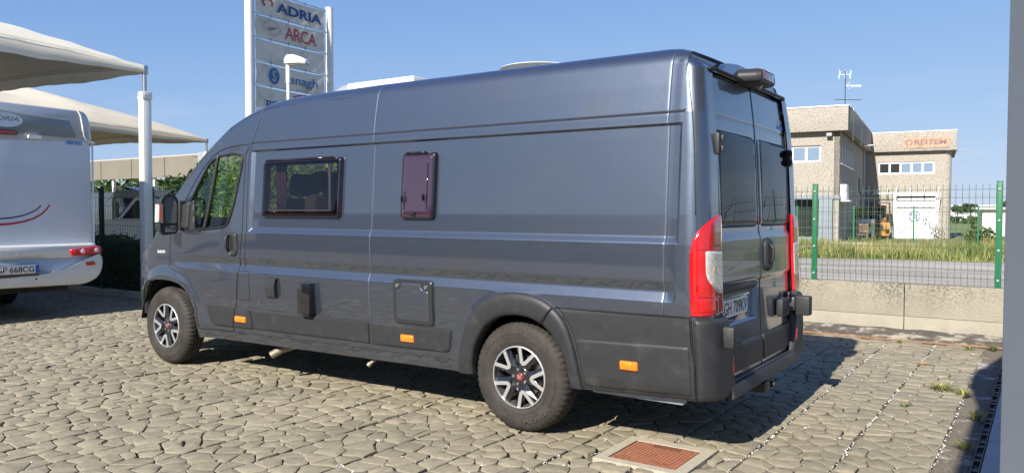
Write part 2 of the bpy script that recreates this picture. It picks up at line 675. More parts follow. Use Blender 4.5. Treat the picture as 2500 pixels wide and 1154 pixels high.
def R2P(y, z, off=0.0):
    y = np.atleast_1d(np.asarray(y, float)); z = np.atleast_1d(np.asarray(z, float))
    y, z = np.broadcast_arrays(y, z)
    return np.stack([Xr(z) + off - feat_r(y, z), y, z + 0 * y], -1)


def rp_(y, z, off=0.0):
    return Vector(R2P(y, z, off)[0])


def cutgrid(us, vs_, keep=None, holes=()):
    """rectangular grid over us x vs_, cut to the outline keep and the holes; cut edges snap to the outlines"""
    nu, nv = len(us), len(vs_)
    U, Vv = np.meshgrid(us, vs_, indexing='ij')
    P = np.stack([U.ravel(), Vv.ravel()], -1)
    idx = np.arange(nu * nv).reshape(nu, nv)
    F = np.stack([idx[:-1, :-1].ravel(), idx[1:, :-1].ravel(), idx[1:, 1:].ravel(), idx[:-1, 1:].ravel()], -1)
    alive = np.ones(len(F), bool)
    Q = P.copy()
    for poly, kp in ([(keep, True)] if keep is not None else []) + [(h, False) for h in holes]:
        ins = in_poly(P, poly)
        bad = ~ins if kp else ins
        alive &= ~bad[F].all(1)
        part = bad[F].any(1) & ~bad[F].all(1)
        vb = np.unique(F[part].ravel())
        vb = vb[bad[vb]]
        if len(vb):
            Q[vb] = near_poly(P[vb], poly)[1]
    F = F[alive]
    used = np.unique(F)
    mp_ = -np.ones(len(P), int)
    mp_[used] = np.arange(len(used))
    return Q[used], mp_[F]


def patch(name, poly, h, bev, m, parent, res=.012, fn=S2P, mirror=False, base=0.0, smooth=50, holes=(), back=None, **k):
    A = np.array(poly)
    lo, hi = A.min(0), A.max(0)
    us = np.linspace(lo[0] - res * .3, hi[0] + res * .3, max(4, int((hi[0] - lo[0]) / res) + 2))
    vs_ = np.linspace(lo[1] - res * .3, hi[1] + res * .3, max(4, int((hi[1] - lo[1]) / res) + 2))
    Q, F = cutgrid(us, vs_, poly, holes)
    d, _ = near_poly(Q, poly)
    for hh in holes:
        d = np.minimum(d, near_poly(Q, hh)[0])
    t = np.clip(d / max(bev, 1e-6), 0, 1)
    prof = np.sqrt(np.clip(1 - (1 - t) ** 2, 0, 1))
    off = base + h * prof
    if fn is S2P:
        V = S2P(Q[:, 0], Q[:, 1], off, mirror, **k)
    else:
        V = fn(Q[:, 0], Q[:, 1], off)
    # skirt back to the body
    F = F.tolist()
    edges = {}
    for f in F:
        for i in range(4):
            a, b = f[i], f[(i + 1) % 4]
            if a == b: continue
            key = (min(a, b), max(a, b))
            edges[key] = edges.get(key, 0) + 1
    bd = [e for e, c in edges.items() if c == 1]
    if fn is S2P:
        V2 = S2P(Q[:, 0], Q[:, 1], (base - .006) if back is None else back, mirror, **k)
    else:
        V2 = fn(Q[:, 0], Q[:, 1], (base - .006) if back is None else back)
    used = sorted({i for e in bd for i in e})
    mp2 = {v: len(V) + i for i, v in enumerate(used)}
    V = np.vstack([V, V2[used]])
    F2 = [(a, b, mp2[b], mp2[a]) for a, b in bd]
    F = [tuple(dict.fromkeys(f)) for f in F]
    F = [f for f in F if len(f) > 2]
    return mk(name, V, F + F2, m, parent, smooth)


def seam(path, r=.0035, name='panel_seam', m=None, parent=None, mirror=False, step=.03, closed=False, off=0.0, fn=None):
    pts = []
    n = len(path)
    for i in range(n if closed else n - 1):
        a, b = path[i], path[(i + 1) % n]
        k = max(1, int(math.hypot(b[0] - a[0], b[1] - a[1]) / step))
        for j in range(k):
            pts.append((a[0] + (b[0] - a[0]) * j / k, a[1] + (b[1] - a[1]) * j / k))
    if not closed: pts.append(path[-1])
    A = np.array(pts)
    P = S2P(A[:, 0], A[:, 1], off, mirror) if fn is None else fn(A[:, 0], A[:, 1], off)
    return MB().tube([tuple(p) for p in P], r, 6, closed=closed).build(name, m or DARKRUB, parent, 180)


VAN = thing('camper_van', 'dark grey high roof camper van parked on the stone paving, seen from behind', 'camper van', (2.2, YM, 0))

ARCH_F = [(-.43, .20), (-.43, .45), (-.405, .60), (-.35, .71), (-.257, .783), (-.12, .806), (.02, .812), (.16, .806), (.283, .784), (.37, .74), (.431, .686), (.475, .6), (.503, .502), (.507, .20)]
ARCH_R = [(3.66, .20), (3.662, .40), (3.687, .525), (3.73, .61), (3.79, .69), (3.868, .745), (3.95, .775), (4.05, .785), (4.15, .775), (4.239, .741), (4.31, .685), (4.37, .61), (4.41, .52), (4.43, .40), (4.43, .20)]
DOOR = [(1.243, 2.028), (1.10, 2.026), (.948, 2.013), (.83, 1.99), (.721, 1.945), (.581, 1.835), (.438, 1.68), (.30, 1.50), (.175, 1.32), (.129, 1.236), (.118, 1.128), (.119, .93),
        (.30, .875), (.40, .80), (.47, .72), (.515, .62), (.53, .50), (.534, .392), (1.0, .404), (1.03, .42), (1.085, .62), (1.135, .95), (1.183, 1.298), (1.180, 1.94), (1.215, 1.99)]
CABWIN = rounded([(1.148, 1.935), (1.143, 1.86), (1.055, 1.51), (.985, 1.35), (.93, 1.315), (.656, 1.290), (.36, 1.279), (.352, 1.44), (.503, 1.66), (.67, 1.872), (.78, 1.935), (1.00, 1.955)],
                 [.05, .05, .1, .06, .06, .1, .02, .03, .05, .05, .08, .05], 3)
BIGHOLE = rounded([(1.465, 1.425), (2.335, 1.425), (2.335, 1.855), (1.465, 1.855)], .04)


def zbot(s):
    return np.interp(s, [-.95, -.44, -.42, .5, .6, 2.2, 3.6, 4.5, 5.22, 5.45], [.40, .40, .30, .30, .312, .33, .345, .35, .375, .38])


def skin(mirror, coarse, keep=None, holes=(), name='body', m=None):
    du = .05 if coarse else .015
    dv = .035 if coarse else .0125
    us = list(np.arange(-.96, 5.15, du))
    if not coarse:
        for sx in (2.699, 5.060):
            us += [sx - .008, sx - .004, sx, sx + .004, sx + .008]
        us += [1.262, 1.292, 1.277, 5.128, 5.150, 5.139]
    us += list(np.linspace(5.155, S1, 4)) + list(np.linspace(S1, S2, 12)[1:]) + list(np.arange(S2 + .03, 6.27, .04)) + [6.4]
    us = np.unique(np.round(us, 5))
    vv = list(np.arange(.345, 2.45, dv))
    if not coarse:
        vv += [1.272, 1.308, 1.29, 1.958, 1.972, 1.965, .925, .935, .985, 1.0, 1.05, 1.06, 2.026, 2.030, 2.034, 2.038, 2.042, 1.945, 1.985]
    vv = np.unique(np.round(vv, 5))
    NV = len(vv)
    U, W_ = np.meshgrid(us, vv, indexing='ij')
    W_ = W_.copy()
    for i, s in enumerate(us):
        zt = np.interp(s, ZTX, ZTZ); r = rad_top(s); zc = zt - r
        k = int(np.searchsorted(vv, zc))
        k = min(k, NV - 8)
        if k < NV:
            W_[i, :k] = np.minimum(vv[:k], zc)
            W_[i, k:] = np.linspace(zc, zc + r * math.pi / 2, NV - k)
        W_[i, 0] = zbot(s)
        W_[i, :k] = np.maximum(W_[i, :k], zbot(s))
    P = np.stack([U.ravel(), W_.ravel()], -1)
    nu = len(us)
    idx = np.arange(nu * NV).reshape(nu, NV)
    F = np.stack([idx[:-1, :-1].ravel(), idx[1:, :-1].ravel(), idx[1:, 1:].ravel(), idx[:-1, 1:].ravel()], -1)
    alive = np.ones(len(F), bool)
    Q = P.copy()
    outl = [(keep, True)] if keep is not None else []
    for poly, kp in outl + [(h, False) for h in holes]:
        ins = in_poly(P, poly)
        bad = ~ins if kp else ins
        alive &= ~bad[F].all(1)
        part = bad[F].any(1) & ~bad[F].all(1)
        vb = np.unique(F[part].ravel()); vb = vb[bad[vb]]
        if len(vb): Q[vb] = near_poly(P[vb], poly)[1]
    # rear doorway
    cu, cv = P[F].mean(1).T
    alive &= ~((cu > 5.50) & (cv < 2.285))
    V = S2P(Q[:, 0], Q[:, 1], 0, mirror)
    top = V.reshape(nu, NV, 3)[:, -1].copy() if keep is None else None
    F = F[alive]
    if mirror: F = F[:, ::-1]
    used = np.unique(F); mp_ = -np.ones(len(P), int); mp_[used] = np.arange(len(used))
    return V[used], mp_[F], top, us


body_holes = [ARCH_F, ARCH_R, DOOR, BIGHOLE]
V1, F1, top1, us1 = skin(False, False, None, body_holes)
V2, F2, top2, _ = skin(True, False, None, [ARCH_F, ARCH_R, CABWIN, BIGHOLE])
# roof, scuttle and pillars between the two skins
CR = [0, .015, .04, .1, .18, .28, .39, .5, .61, .72, .82, .9, .96, .985, 1]
nu = len(us1)
TV = np.zeros((nu, len(CR), 3))
for j, c in enumerate(CR):
    TV[:, j] = top1 * (1 - c) + top2 * c
    b = 4 * c * (1 - c)
    TV[:, j, 2] += .030 * b * sst(1.0, 1.8, us1) * (1 - sst(5.0, 5.3, us1))
    TV[:, j, 0] -= .10 * b * (1 - sst(.5, 1.4, us1)) * sst(-.5, 0., us1)
ti = np.arange(nu * len(CR)).reshape(nu, len(CR))
TF = np.stack([ti[:-1, :-1], ti[:-1, 1:], ti[1:, 1:], ti[1:, :-1]], -1)
isg = np.zeros(TF.shape[:2], bool)
um = (us1[:-1] + us1[1:]) / 2
isg[(um > -.04) & (um < .72), 2:-2] = True
TFa = TF[~isg].reshape(-1, 4); TFg = TF[isg].reshape(-1, 4)
body = mk('body', np.vstack([V1, V2, TV.reshape(-1, 3)]), np.vstack([F1, F2 + len(V1), TFa + len(V1) + len(V2)]), PAINT, VAN, 40)
mk('windscreen', TV.reshape(-1, 3), TFg, SCREENGLASS, VAN, 180)
VD, FD, _, _ = skin(False, False, DOOR, [CABWIN])
door = mk('cab_door', VD, FD, PAINT, VAN, 40)

# ---- cab door furniture
seam(DOOR, .0042, 'door_gap', parent=door, closed=True)
patch('door_window', CABWIN, .001, .001, CABGLASS, door, res=.03, base=-.014, back=-.014)
patch('passenger_window', CABWIN, .001, .001, CABGLASS, VAN, res=.03, base=-.014, back=-.014, mirror=True)
seam(CABWIN, .011, 'window_seal', DARKRUB, door, closed=True, off=.0)
seam([(.80, 1.955), (.748, 1.70), (.69, 1.45), (.640, 1.285)], .017, 'window_pillar', BLACKPL, door, off=.0)
patch('window_sail', rounded([(.352, 1.279), (.50, 1.282), (.47, 1.56), (.43, 1.545), (.352, 1.44)], .02), .012, .01, BLACKPL, door, base=-.005)
patch('mirror_foot', rounded([(.23, 1.30), (.43, 1.285), (.44, 1.55), (.33, 1.52), (.26, 1.44)], .03), .03, .02, BLACKPL, door)
hd = patch('handle', rounded([(.985, 1.275), (1.118, 1.278), (1.122, 1.11), (1.10, 1.065), (1.02, 1.062), (.99, 1.10)], .04), .018, .014, BLACKPL, door, res=.008)
patch('handle_recess', rounded([(1.035, 1.255), (1.095, 1.255), (1.095, 1.12), (1.035, 1.12)], .025), .003, .004, DARKRUB, hd, res=.01, base=.018)
b_ = MB()
b_.tube([sp(1.022, 1.25, .02), sp(1.018, 1.22, .045), sp(1.018, 1.14, .045), sp(1.024, 1.11, .02)], .013, 8)
b_.build('grip', BLACKPL, hd, 180)
b_ = MB(); b_.cyl(sp(1.045, 1.088, .015), sp(1.045, 1.088, .024), .012, n=16); b_.build('lock', STEEL, hd, 40)

# ---- seams of the side panels
for path, r in (([(1.352, 2.40), (1.344, 2.33), (1.300, 2.15), (1.258, 2.0), (1.228, 1.90), (1.238, 1.30), (1.205, .95)], .0028),
                ([(5.205, 2.318), (5.235, 1.96), (5.250, 1.44)], .0030),
                ([(1.6, 2.338), (3.2, 2.338), (5.19, 2.338), (5.21, 2.318)], .0022),
                ([(.80, 2.11), (1.0, 2.215), (1.2, 2.285), (1.4, 2.322), (1.6, 2.338)], .0022),
                ([(5.17, 2.040), (5.168, 2.05)], .003),
                ([(.49, .386), (1.5, .405), (3.50, .425)], .0028)):
    seam(path, r, 'panel_seam', parent=VAN)
seam([(2.699, 2.41), (2.699, .64)], .0015, 'weld_line', WELD, VAN, off=.001)
seam([(5.060, 2.41), (5.060, .87)], .0015, 'weld_line', WELD, VAN, off=.001)
seam([(1.349, 2.39), (1.340, 2.33), (1.296, 2.15), (1.262, 2.03)], .0015, 'weld_line', WELD, VAN, off=.002)
patch('fuel_flap', rounded([(1.145, .942), (1.285, .942), (1.279, .697), (1.112, .695)], .012), .002, .003, PAINT, VAN, res=.012)
seam(rounded([(1.145, .942), (1.285, .942), (1.279, .697), (1.112, .695)], .012), .0032, 'flap_gap', parent=VAN, closed=True)
seam([(.118, 1.006), (.0, 1.0), (-.2, .985)], .0001, 'fender_line', PAINT, VAN)

# ---- black cladding
def clad(poly, name='side_cladding', h=.016, r=.01, bev=.014, **k):
    return patch(name, rounded(poly, r), h, bev, BLACKPL, VAN, **k)
clad([(.659, .619), (1.077, .618), (1.031, .436), (.76, .434), (.72, .46)], r=[.006, .006, .01, .05, .05], nofeat=True)
clad([(1.088, .616), (1.283, .621), (1.297, .441), (1.040, .439)], nofeat=True)
clad([(1.296, .624), (2.691, .632), (2.691, .458), (1.310, .447)], nofeat=True)
clad([(2.706, .633), (3.489, .640), (3.466, .467), (2.706, .456)], r=[.008, .012, .05, .008], nofeat=True)
# rear wheel arch band
OUT = [(3.540, .340), (3.548, .43), (3.562, .512), (3.590, .60), (3.625, .689), (3.665, .76), (3.718, .823), (3.79, .873), (3.869, .907), (3.95, .926), (4.034, .933), (4.12, .929), (4.193, .917), (4.26, .896), (4.330, .855),
       (4.38, .81), (4.421, .756), (4.45, .69), (4.475, .605), (4.50, .48), (4.520, .352)]
INN = [(3.66, .345)] + ARCH_R[1:-1] + [(4.43, .355)]


def resample(pl, n):
    A = np.array(pl); d = np.r_[0, np.cumsum(np.hypot(*np.diff(A, axis=0).T))]
    t = np.linspace(0, d[-1], n)
    return np.stack([np.interp(t, d, A[:, 0]), np.interp(t, d, A[:, 1])], -1)


def band(name, o, i, prof, m, parent, mirror=False, n=60, lo=0.0, hi=1.0):
    O, I = resample(o, n), resample(i, n)
    a, b = int(lo * (n - 1)), int(hi * (n - 1)) + 1
    O, I = O[a:b], I[a:b]
    rows = []
    for t, off in prof:
        P = O * (1 - t) + I * t
        # features follow the outer edge only
        rows.append(S2P(P[:, 0], P[:, 1], off, mirror, nofeat=True))
    rows = np.array(rows)
    nr_, nc = rows.shape[:2]
    ii = np.arange(nr_ * nc).reshape(nr_, nc)
    F = np.stack([ii[:-1, :-1].ravel(), ii[:-1, 1:].ravel(), ii[1:, 1:].ravel(), ii[1:, :-1].ravel()], -1)
    return mk(name, rows.reshape(-1, 3), F, m, parent, 60)


APROF = [(0, -.01), (0, .014), (.05, .028), (.14, .037), (.35, .041), (.8, .036), (.96, .030), (1.0, .018), (1.0, -.06), (.9, -.10)]
band('wheel_arch_trim', OUT, INN, APROF, BLACKPL, VAN, hi=.685)
band('wheel_arch_trim', OUT, INN, APROF, BLACKPL, VAN, lo=.69)
seam([(4.330, .856), (4.29, .81), (4.243, .745)], .004, 'trim_gap', parent=VAN, off=.040)
RS = [(4.345, .849), (5.212, .856), (5.226, .380), (4.62, .352), (4.515, .352), (4.50, .48), (4.475, .605), (4.45, .69), (4.421, .756), (4.38, .81)]
clad(RS, 'rear_side_cladding', h=.012, bev=.010, r=.004, nofeat=True)
clad([(4.475, .660), (4.52, .672), (5.20, .692), (5.208, .400), (4.62, .374), (4.535, .374), (4.51, .48)], 'rear_side_cladding', h=.012, bev=.018, base=.010, r=.008, nofeat=True)
seam([(4.335, .853), (4.8, .856), (5.215, .861), (5.219, .62), (5.228, .375)], .0045, 'trim_gap', parent=VAN, off=.004)
# front bumper, black lower half
for mir in (False, True):
    patch('front_bumper', rounded([(-.93, .62), (-.62, .66), (-.40, .745), (-.352, .70), (-.405, .60), (-.43, .50), (-.46, .41), (-.93, .41)], .01), .014, .01, BLACKPL, VAN, mirror=mir, res=.02)
    if mir: break
patch('rear_side_cladding', rounded(RS, .004), .014, .01, BLACKPL, VAN, res=.03, mirror=True, nofeat=True)
# front arch lip
band('wheel_arch_lip', [(p[0] * 1.03, p[1] + .012) for p in ARCH_F[1:-1]], ARCH_F[1:-1], [(0, .0), (.3, .006), (.8, .006), (1, .0), (1, -.05)], PAINT, VAN)

# marker lamps
for cx, cz, wd, ht, bs in ((1.155, .521, .145, .056, .014), (3.080, .537, .125, .056, .014), (4.847, .540, .118, .058, .021)):
    lp = patch('side_marker_lamp', rounded([(cx - wd / 2, cz + ht / 2), (cx + wd / 2, cz + ht / 2), (cx + wd / 2, cz - ht / 2), (cx - wd / 2, cz - ht / 2)], .012), .016, .012, ORANGE, VAN, res=.006, base=bs, nofeat=True)
    patch('lamp_reflector', rounded([(cx - wd * .16, cz + ht * .3), (cx + wd * .16, cz + ht * .3), (cx + wd * .16, cz - ht * .3), (cx - wd * .16, cz - ht * .3)], .008), .003, .003, ORANGE, lp, res=.006, base=bs + .0155, nofeat=True)

# water inlet strap and outside socket box
b_ = MB()
b_.prism([(0, 0), (.012, .002), (.026, -.05), (.030, -.10), (.022, -.150), (.006, -.160), (0, -.16)],
         lambda o_, z_: sp(1.535, .898 + z_, .008 + o_), lambda o_, z_: sp(1.650, .898 + z_, .008 + o_))
b_.prism([(0, .004), (.016, .004), (.016, -.012), (0, -.012)], lambda o_, z_: sp(1.530, .898 + z_, .004 + o_), lambda o_, z_: sp(1.655, .898 + z_, .004 + o_))
b_.build('vent_flap', BLACKPL, VAN, 30)
b_ = MB(); b_.box(1.958, 2.105, -.055, .018, .640, .888, .008); b_.box(1.985, 2.09, -.045, .015, .622, .642, .004)
bx_ = b_.build('outside_shower_box', GLOSSBLK, VAN, 40)
# service hatch
svo = rounded([(2.955, .967), (3.337, .969), (3.333, .644), (2.953, .643)], .035)
sv = patch('service_hatch', svo, .015, .010, mat('hatch_frame', (.022, .023, .025), .35, coat=.3), VAN, nofeat=True, base=.002)
inn_ = rounded([(3.045, .944), (3.225, .945), (3.232, .905), (3.27, .893), (3.298, .890), (3.298, .672), (2.99, .672), (2.992, .888), (3.02, .893), (3.038, .905)], .012)
patch('hatch_panel', inn_, .004, .004, PAINT, sv, nofeat=True, base=.015)
for cx in (3.005, 3.277):
    b_ = MB(); b_.cyl(sp(cx, .921, .015), sp(cx, .921, .024), .014, n=16); b_.build('hatch_lock', STEEL, sv, 40)

# habitation windows: frame ring, hinge rail and bowed acrylic pane
def hab_window(x0, x1, z0, z1, pane_mat, rail):
    o_ = rounded([(x0, z0), (x1, z0), (x1, z1), (x0, z1)], .035)
    i_ = rounded([(x0 + .045, z0 + .045), (x1 - .055, z0 + .045), (x1 - .055, z1 - .045), (x0 + .045, z1 - .045)], .03)
    wn = patch('side_window', o_, .032, .012, PURPFRAME, VAN, holes=[i_], base=.0, back=-.02, res=.011)
    pn = patch('window_pane', rounded([(x0 + .02, z0 + .012), (x1 - .022, z0 + .012), (x1 - .022, z1 - .02), (x0 + .02, z1 - .02)], .03), .010, .035, pane_mat, wn, base=.030, back=.026)
    b2 = MB(); b2.tube([sp(x0 + .05, z1 - .004, .036), sp((x0 + x1) / 2, z1 - .004, .037), sp(x1 - .07, z1 - .004, .036)], .009, 8)
    b2.build('hinge_rail', PURPFRAME, wn, 180)
    return wn
w1 = hab_window(1.432, 2.372, 1.403, 1.880, TINTGLASS, True)
w2 = hab_window(3.000, 3.322, 1.400, 1.880, PURPGLASS, True)
for cx, z0, z1 in ((3.262, 1.47, 1.80), (3.052, 1.47, 1.60)):
    b_ = MB(); b_.tube([sp(cx, z0, .042), sp(cx, z1, .042)], .0035, 6)
    b_.build('pane_rib', PURPFRAME, w2, 180)
for cx, cz, hw, hh in ((3.045, 1.545, .006, .024), (3.245, 1.555, .006, .024), (3.14, 1.440, .028, .008)):
    b_ = MB(); b_.box(cx - hw, cx + hw, -.02, .0, cz - hh, cz + hh, .003); b_.build('window_latch', GLOSSBLK, w2, 40)
b_ = MB()
b_.box(2.235, 2.262, .03, .045, 1.47, 1.82, .003)
b_.box(1.50, 2.26, .03, .045, 1.455, 1.468, .002)
b_.build('blind_rail', GREYPL, w1, 40)
patch('far_window', BIGHOLE, .001, .001, TINTGLASS, VAN, res=.05, base=.0, back=0, mirror=True)

# ---- door mirror
def MY(y): return -.03 + (y + .03) * .80
b_ = MB()
b_.prism(rounded([(-.245, 1.27), (-.20, 1.235), (-.04, 1.25), (-.025, 1.30), (-.02, 1.555), (-.06, 1.60), (-.17, 1.605), (-.225, 1.56), (-.25, 1.40)], .03),
         lambda y, z: (.305, MY(y), z), lambda y, z: (.275, MY(y - .003), z))
b_.prism(rounded([(-.248, 1.27), (-.20, 1.232), (-.04, 1.25), (-.025, 1.30), (-.02, 1.555), (-.06, 1.603), (-.17, 1.608), (-.225, 1.56), (-.253, 1.40)], .03),
         lambda y, z: (.275, MY(y), z), lambda y, z: (.18, MY(-.13 + (y + .13) * .72), 1.42 + (z - 1.42) * .80))
mir = b_.build('door_mirror', BLACKPL, VAN, 40)
b_ = MB()
b_.box(.20, .29, -.04, .035, 1.31, 1.35, .01); b_.box(.20, .29, -.04, .035, 1.47, 1.52, .01); b_.box(.215, .34, -.03, .02, 1.28, 1.55, .012)
b_.build('mirror_arm', BLACKPL, mir, 40)
for nm, pl in (('mirror_glass', [(-.185, 1.345), (-.045, 1.345), (-.045, 1.52), (-.085, 1.578), (-.155, 1.578), (-.190, 1.52)]),
               ('blind_spot_glass', [(-.19, 1.262), (-.05, 1.268), (-.048, 1.325), (-.188, 1.325)])):
    b_ = MB(); b_.prism(rounded(pl, .018), lambda y, z: (.3045, MY(y), z), lambda y, z: (.309 + (z - 1.4) * .02, MY(y), z)); b_.build(nm, MIRROR, mir)
b_ = MB(); b_.prism(rounded([(-.262, 1.37), (-.215, 1.36), (-.215, 1.50), (-.255, 1.50)], .01), lambda y, z: (.309, MY(y), z), lambda y, z: (.24, MY(y), z))
b_.build('turn_signal', mat('mirror_amber', (.80, .30, .16), .2, coat=1, noise=(160, .4)), mir, 40)
b_ = MB(); b_.prism([(-.266, 1.355), (-.210, 1.345), (-.210, 1.515), (-.259, 1.515)], lambda y, z: (.306, MY(y), z), lambda y, z: (.245, MY(y), z))
b_.build('signal_surround', CLEAR, mir, 40)

# ---- maker's name on the front wing
lettering('wing_badge', 'DUCATO', .125, .026, lambda u, v: sp(-.015 + u, 1.072 + v + u * .01, .003), WHITEINK, VAN, bold=.02)

# ---- tail lamps
def tail_lamp(mirror):
    out = rounded([(5.213, .862), (5.214, 1.22), (5.228, 1.29), (5.262, 1.35), (5.325, 1.398), (5.41, 1.432), (5.505, 1.443), (5.510, .868)], [.004, .05, .03, .03, .03, .03, .004, .004])
    t = patch('tail_lamp', out, .014, .010, REDLENS, VAN, mirror=mirror, res=.010, nofeat=True, base=.002)
    patch('reversing_lens', rounded([(5.300, 1.238), (5.497, 1.228), (5.500, .985), (5.44, .985), (5.36, 1.02), (5.305, 1.08)], [.02, .01, .01, .03, .04, .04]), .007, .008, CLEAR, t, mirror=mirror, res=.008, nofeat=True, base=.014)
    patch('fog_lens', rounded([(5.235, .975), (5.43, .965), (5.43, .885), (5.235, .882)], .006), .003, .004, REDDARK if False else REDLENS, t, mirror=mirror, res=.012, nofeat=True, base=.0145)
    patch('brake_lens', rounded([(5.35, 1.395), (5.490, 1.425), (5.492, 1.255), (5.35, 1.262)], .01), .003, .004, REDDARK, t, mirror=mirror, res=.012, nofeat=True, base=.0145)
    seam([(5.222, 1.243), (5.500, 1.246)], .0022, 'lens_joint', REDDARK, t, mirror, off=.016)
    seam([(5.232, .978), (5.44, .968)], .0022, 'lens_joint', REDDARK, t, mirror, off=.018)
    seam([(5.253, 1.08), (5.253, 1.01)], .004, 'lens_rib', REDDARK, t, mirror, off=.015)
    b2 = MB()
    b2.cyl(sp(5.37, 1.13, .012, mirror), sp(5.37, 1.13, .0225, mirror), .012, n=12)
    b2.build('bulb', mat('bulb_amber', (.75, .28, .12), .2), t, 60)
    return t
tail_lamp(False); tail_lamp(True)
patch('bumper_corner', rounded([(5.224, .855), (5.55, .850), (5.56, .80), (5.60, .44), (5.66, .41), (5.66, .372), (5.226, .372)], [.008, .02, .02, .05, .02, .01, .012]), .040, .03, BLACKPL, VAN, nofeat=True, base=-.004)
patch('bumper_corner', rounded([(5.224, .855), (5.55, .850), (5.56, .80), (5.60, .44), (5.66, .41), (5.66, .372), (5.226, .372)], [.008, .02, .02, .05, .02, .01, .012]), .040, .03, BLACKPL, VAN, nofeat=True, base=-.004, mirror=True)
patch('bumper_reflector', rounded([(5.548, .61), (5.568, .60), (5.575, .50), (5.560, .49)], .003), .004, .003, REDDARK, VAN, nofeat=True, base=.034, res=.006)
patch('bumper_reflector', rounded([(5.535, .60), (5.56, .59), (5.565, .51), (5.54, .52)], .003), .004, .003, REDDARK, VAN, nofeat=True, base=.036, res=.006, mirror=True)
b_ = MB()
b_.prism(rounded([(5.20, .36), (5.385, .352), (5.392, .365), (5.375, .425), (5.362, .432), (5.20, .437)], .008), lambda x, z: (x, .30, z), lambda x, z: (x, 1.75, z))
st = b_.build('rear_step', BLACKPL, VAN, 40)
for k in range(7):
    b_ = MB(); x = 5.250 + k * .0155
    b_.box(x, x + .006, .36, 1.70, .433, .443, .0015)
    b_.build('step_rib', mat('step_rib_worn', (.10, .10, .105), .4) if 'step_rib_worn' not in MATS else MATS['step_rib_worn'], st, 40)
b_ = MB(); b_.box(5.15, 5.34, 1.0, 1.06, .27, .33, .005); b_.box(5.28, 5.40, .86, .98, .285, .345, .01); b_.cyl((5.30, 1.10, .30), (5.40, 1.10, .30), .02)
b_.build('tow_fitting', BLACKPL, VAN, 40)

# ---- rear doors
def rear_door(y0, y1, left):
    wy0, wy1 = (y0 + .035, y1 - .045) if left else (y0 + .045, y1 - .035)
    us = np.linspace(y0, y1, 62)
    vv = np.unique(np.round(list(np.arange(.40, 2.29, .016)) + [1.285, 1.33, 1.308, .99, 1.0, 1.035, 1.045, .765, .785, .973, .985, 2.024, 2.03, 2.036, 2.292], 4))
    keep = rounded([(y0, .40), (y1, .40), (y1, 2.292), (y0, 2.292)], .01)
    Q, F = cutgrid(us, vv, keep, [])
    V = R2P(Q[:, 0], Q[:, 1], 0)
    # turn the edges in
    d, _ = near_poly(Q, keep)
    V[:, 0] -= .012 * np.clip(1 - d / .010, 0, 1)
    dr = mk('rear_door', V, F, PAINT, VAN, 40)
    wp = rounded([(wy0, 1.372), (wy1, 1.372), (wy1 - .0, 1.935), (wy0 + .0, 1.935)], .05)
    wo_ = rounded([(wy0 - .012, 1.360), (wy1 + .012, 1.360), (wy1 + .012, 1.947), (wy0 - .012, 1.947)], .055)
    patch('window_seal', wo_, .006, .006, DARKRUB, dr, fn=R2P, res=.02)
    # pressed glass: slightly wavy pane
    def wavy(y, z, off):
        P = R2P(y, z, off)
        P[:, 0] += .0010 * np.sin(y * 9 + z * 5) + .0012 * np.sin(z * 11 + 1.3 * y) 
        return P
    patch('rear_window', wp, .006, .012, REARGLASS, dr, fn=wavy, res=.02, base=.006, smooth=180)
    clp = [(y0 + .05, .655), (y1 - .012, .645), (y1 - .012, .47), (y0 + .02, .47)] if left else [(y0 + .012, .645), (y1 - .05, .655), (y1 - .02, .47), (y0 + .012, .47)]
    patch('door_cladding', rounded(clp, .012), .016, .012, BLACKPL, dr, fn=R2P)
    return dr
RDL = rear_door(.262, 1.021, True)
RDR = rear_door(1.029, 1.788, False)
b_ = MB(); b_.box(5.13, 5.22, .22, 1.83, .42, 2.26)
b_.build('door_aperture', DARKRUB, VAN)
b_ = MB()
for yy in (.258, 1.025, 1.792):
    b_.tube([(Xr(z) - .014, yy, z) for z in np.linspace(.44, 2.29, 16)], .007, 6)
b_.build('door_seal', DARKRUB, VAN, 180)
# black strips beside the panes
for y0, y1, dr in ((.264, .345, RDL), (1.034, 1.115, RDR), (.985, 1.016, RDL), (1.750, 1.784, RDR)):
    patch('window_border', rounded([(y0, 1.375), (y1, 1.375), (y1, 1.94), (y0, 1.94)], .006), .009, .005, GLOSSBLK, dr, fn=R2P, res=.02)
b_ = MB(); b_.tube([(5.232, .24, 2.298), (5.250, .30, 2.300), (5.250, 1.75, 2.300), (5.232, 1.81, 2.298)], .011, 8)
b_.build('rain_gutter', DARKRUB, VAN, 180)
# hinges
for yy in (.262, 1.788):
    for zz in (1.857, 1.10):
        sgn = 1 if yy < 1 else -1
        b_ = MB()
        X0 = float(Xr(zz))
        b_.box(X0 - .01, X0 + .022, yy - .03, yy + .03, zz - .062, zz + .062, .008)
        b_.box(X0 + .0, X0 + .034, yy - .012 + .02 * sgn, yy + .016 + .02 * sgn, zz - .05, zz - .012, .006)
        b_.box(X0 + .0, X0 + .034, yy - .012 + .02 * sgn, yy + .016 + .02 * sgn, zz + .012, zz + .05, .006)
        if zz > 1.5 : b_.build('door_hinge', BLACKPL, VAN, 40)
# handle
hr = patch('door_handle', rounded([(1.105, 1.055), (1.265, 1.055), (1.265, 1.285), (1.105, 1.285)], .07, 6), .022, .02, BLACKPL, RDR, fn=R2P, res=.01)
patch('handle_recess', rounded([(1.155, 1.10), (1.225, 1.10), (1.225, 1.25), (1.155, 1.25)], .03, 6), .001, .002, DARKRUB, hr, fn=R2P, res=.012, base=.022)
b_ = MB(); b_.tube([rp_(1.17, 1.245, .02), rp_(1.17, 1.21, .045), rp_(1.17, 1.14, .045), rp_(1.17, 1.105, .02)], .010, 8); b_.build('grip', BLACKPL, hr, 180)
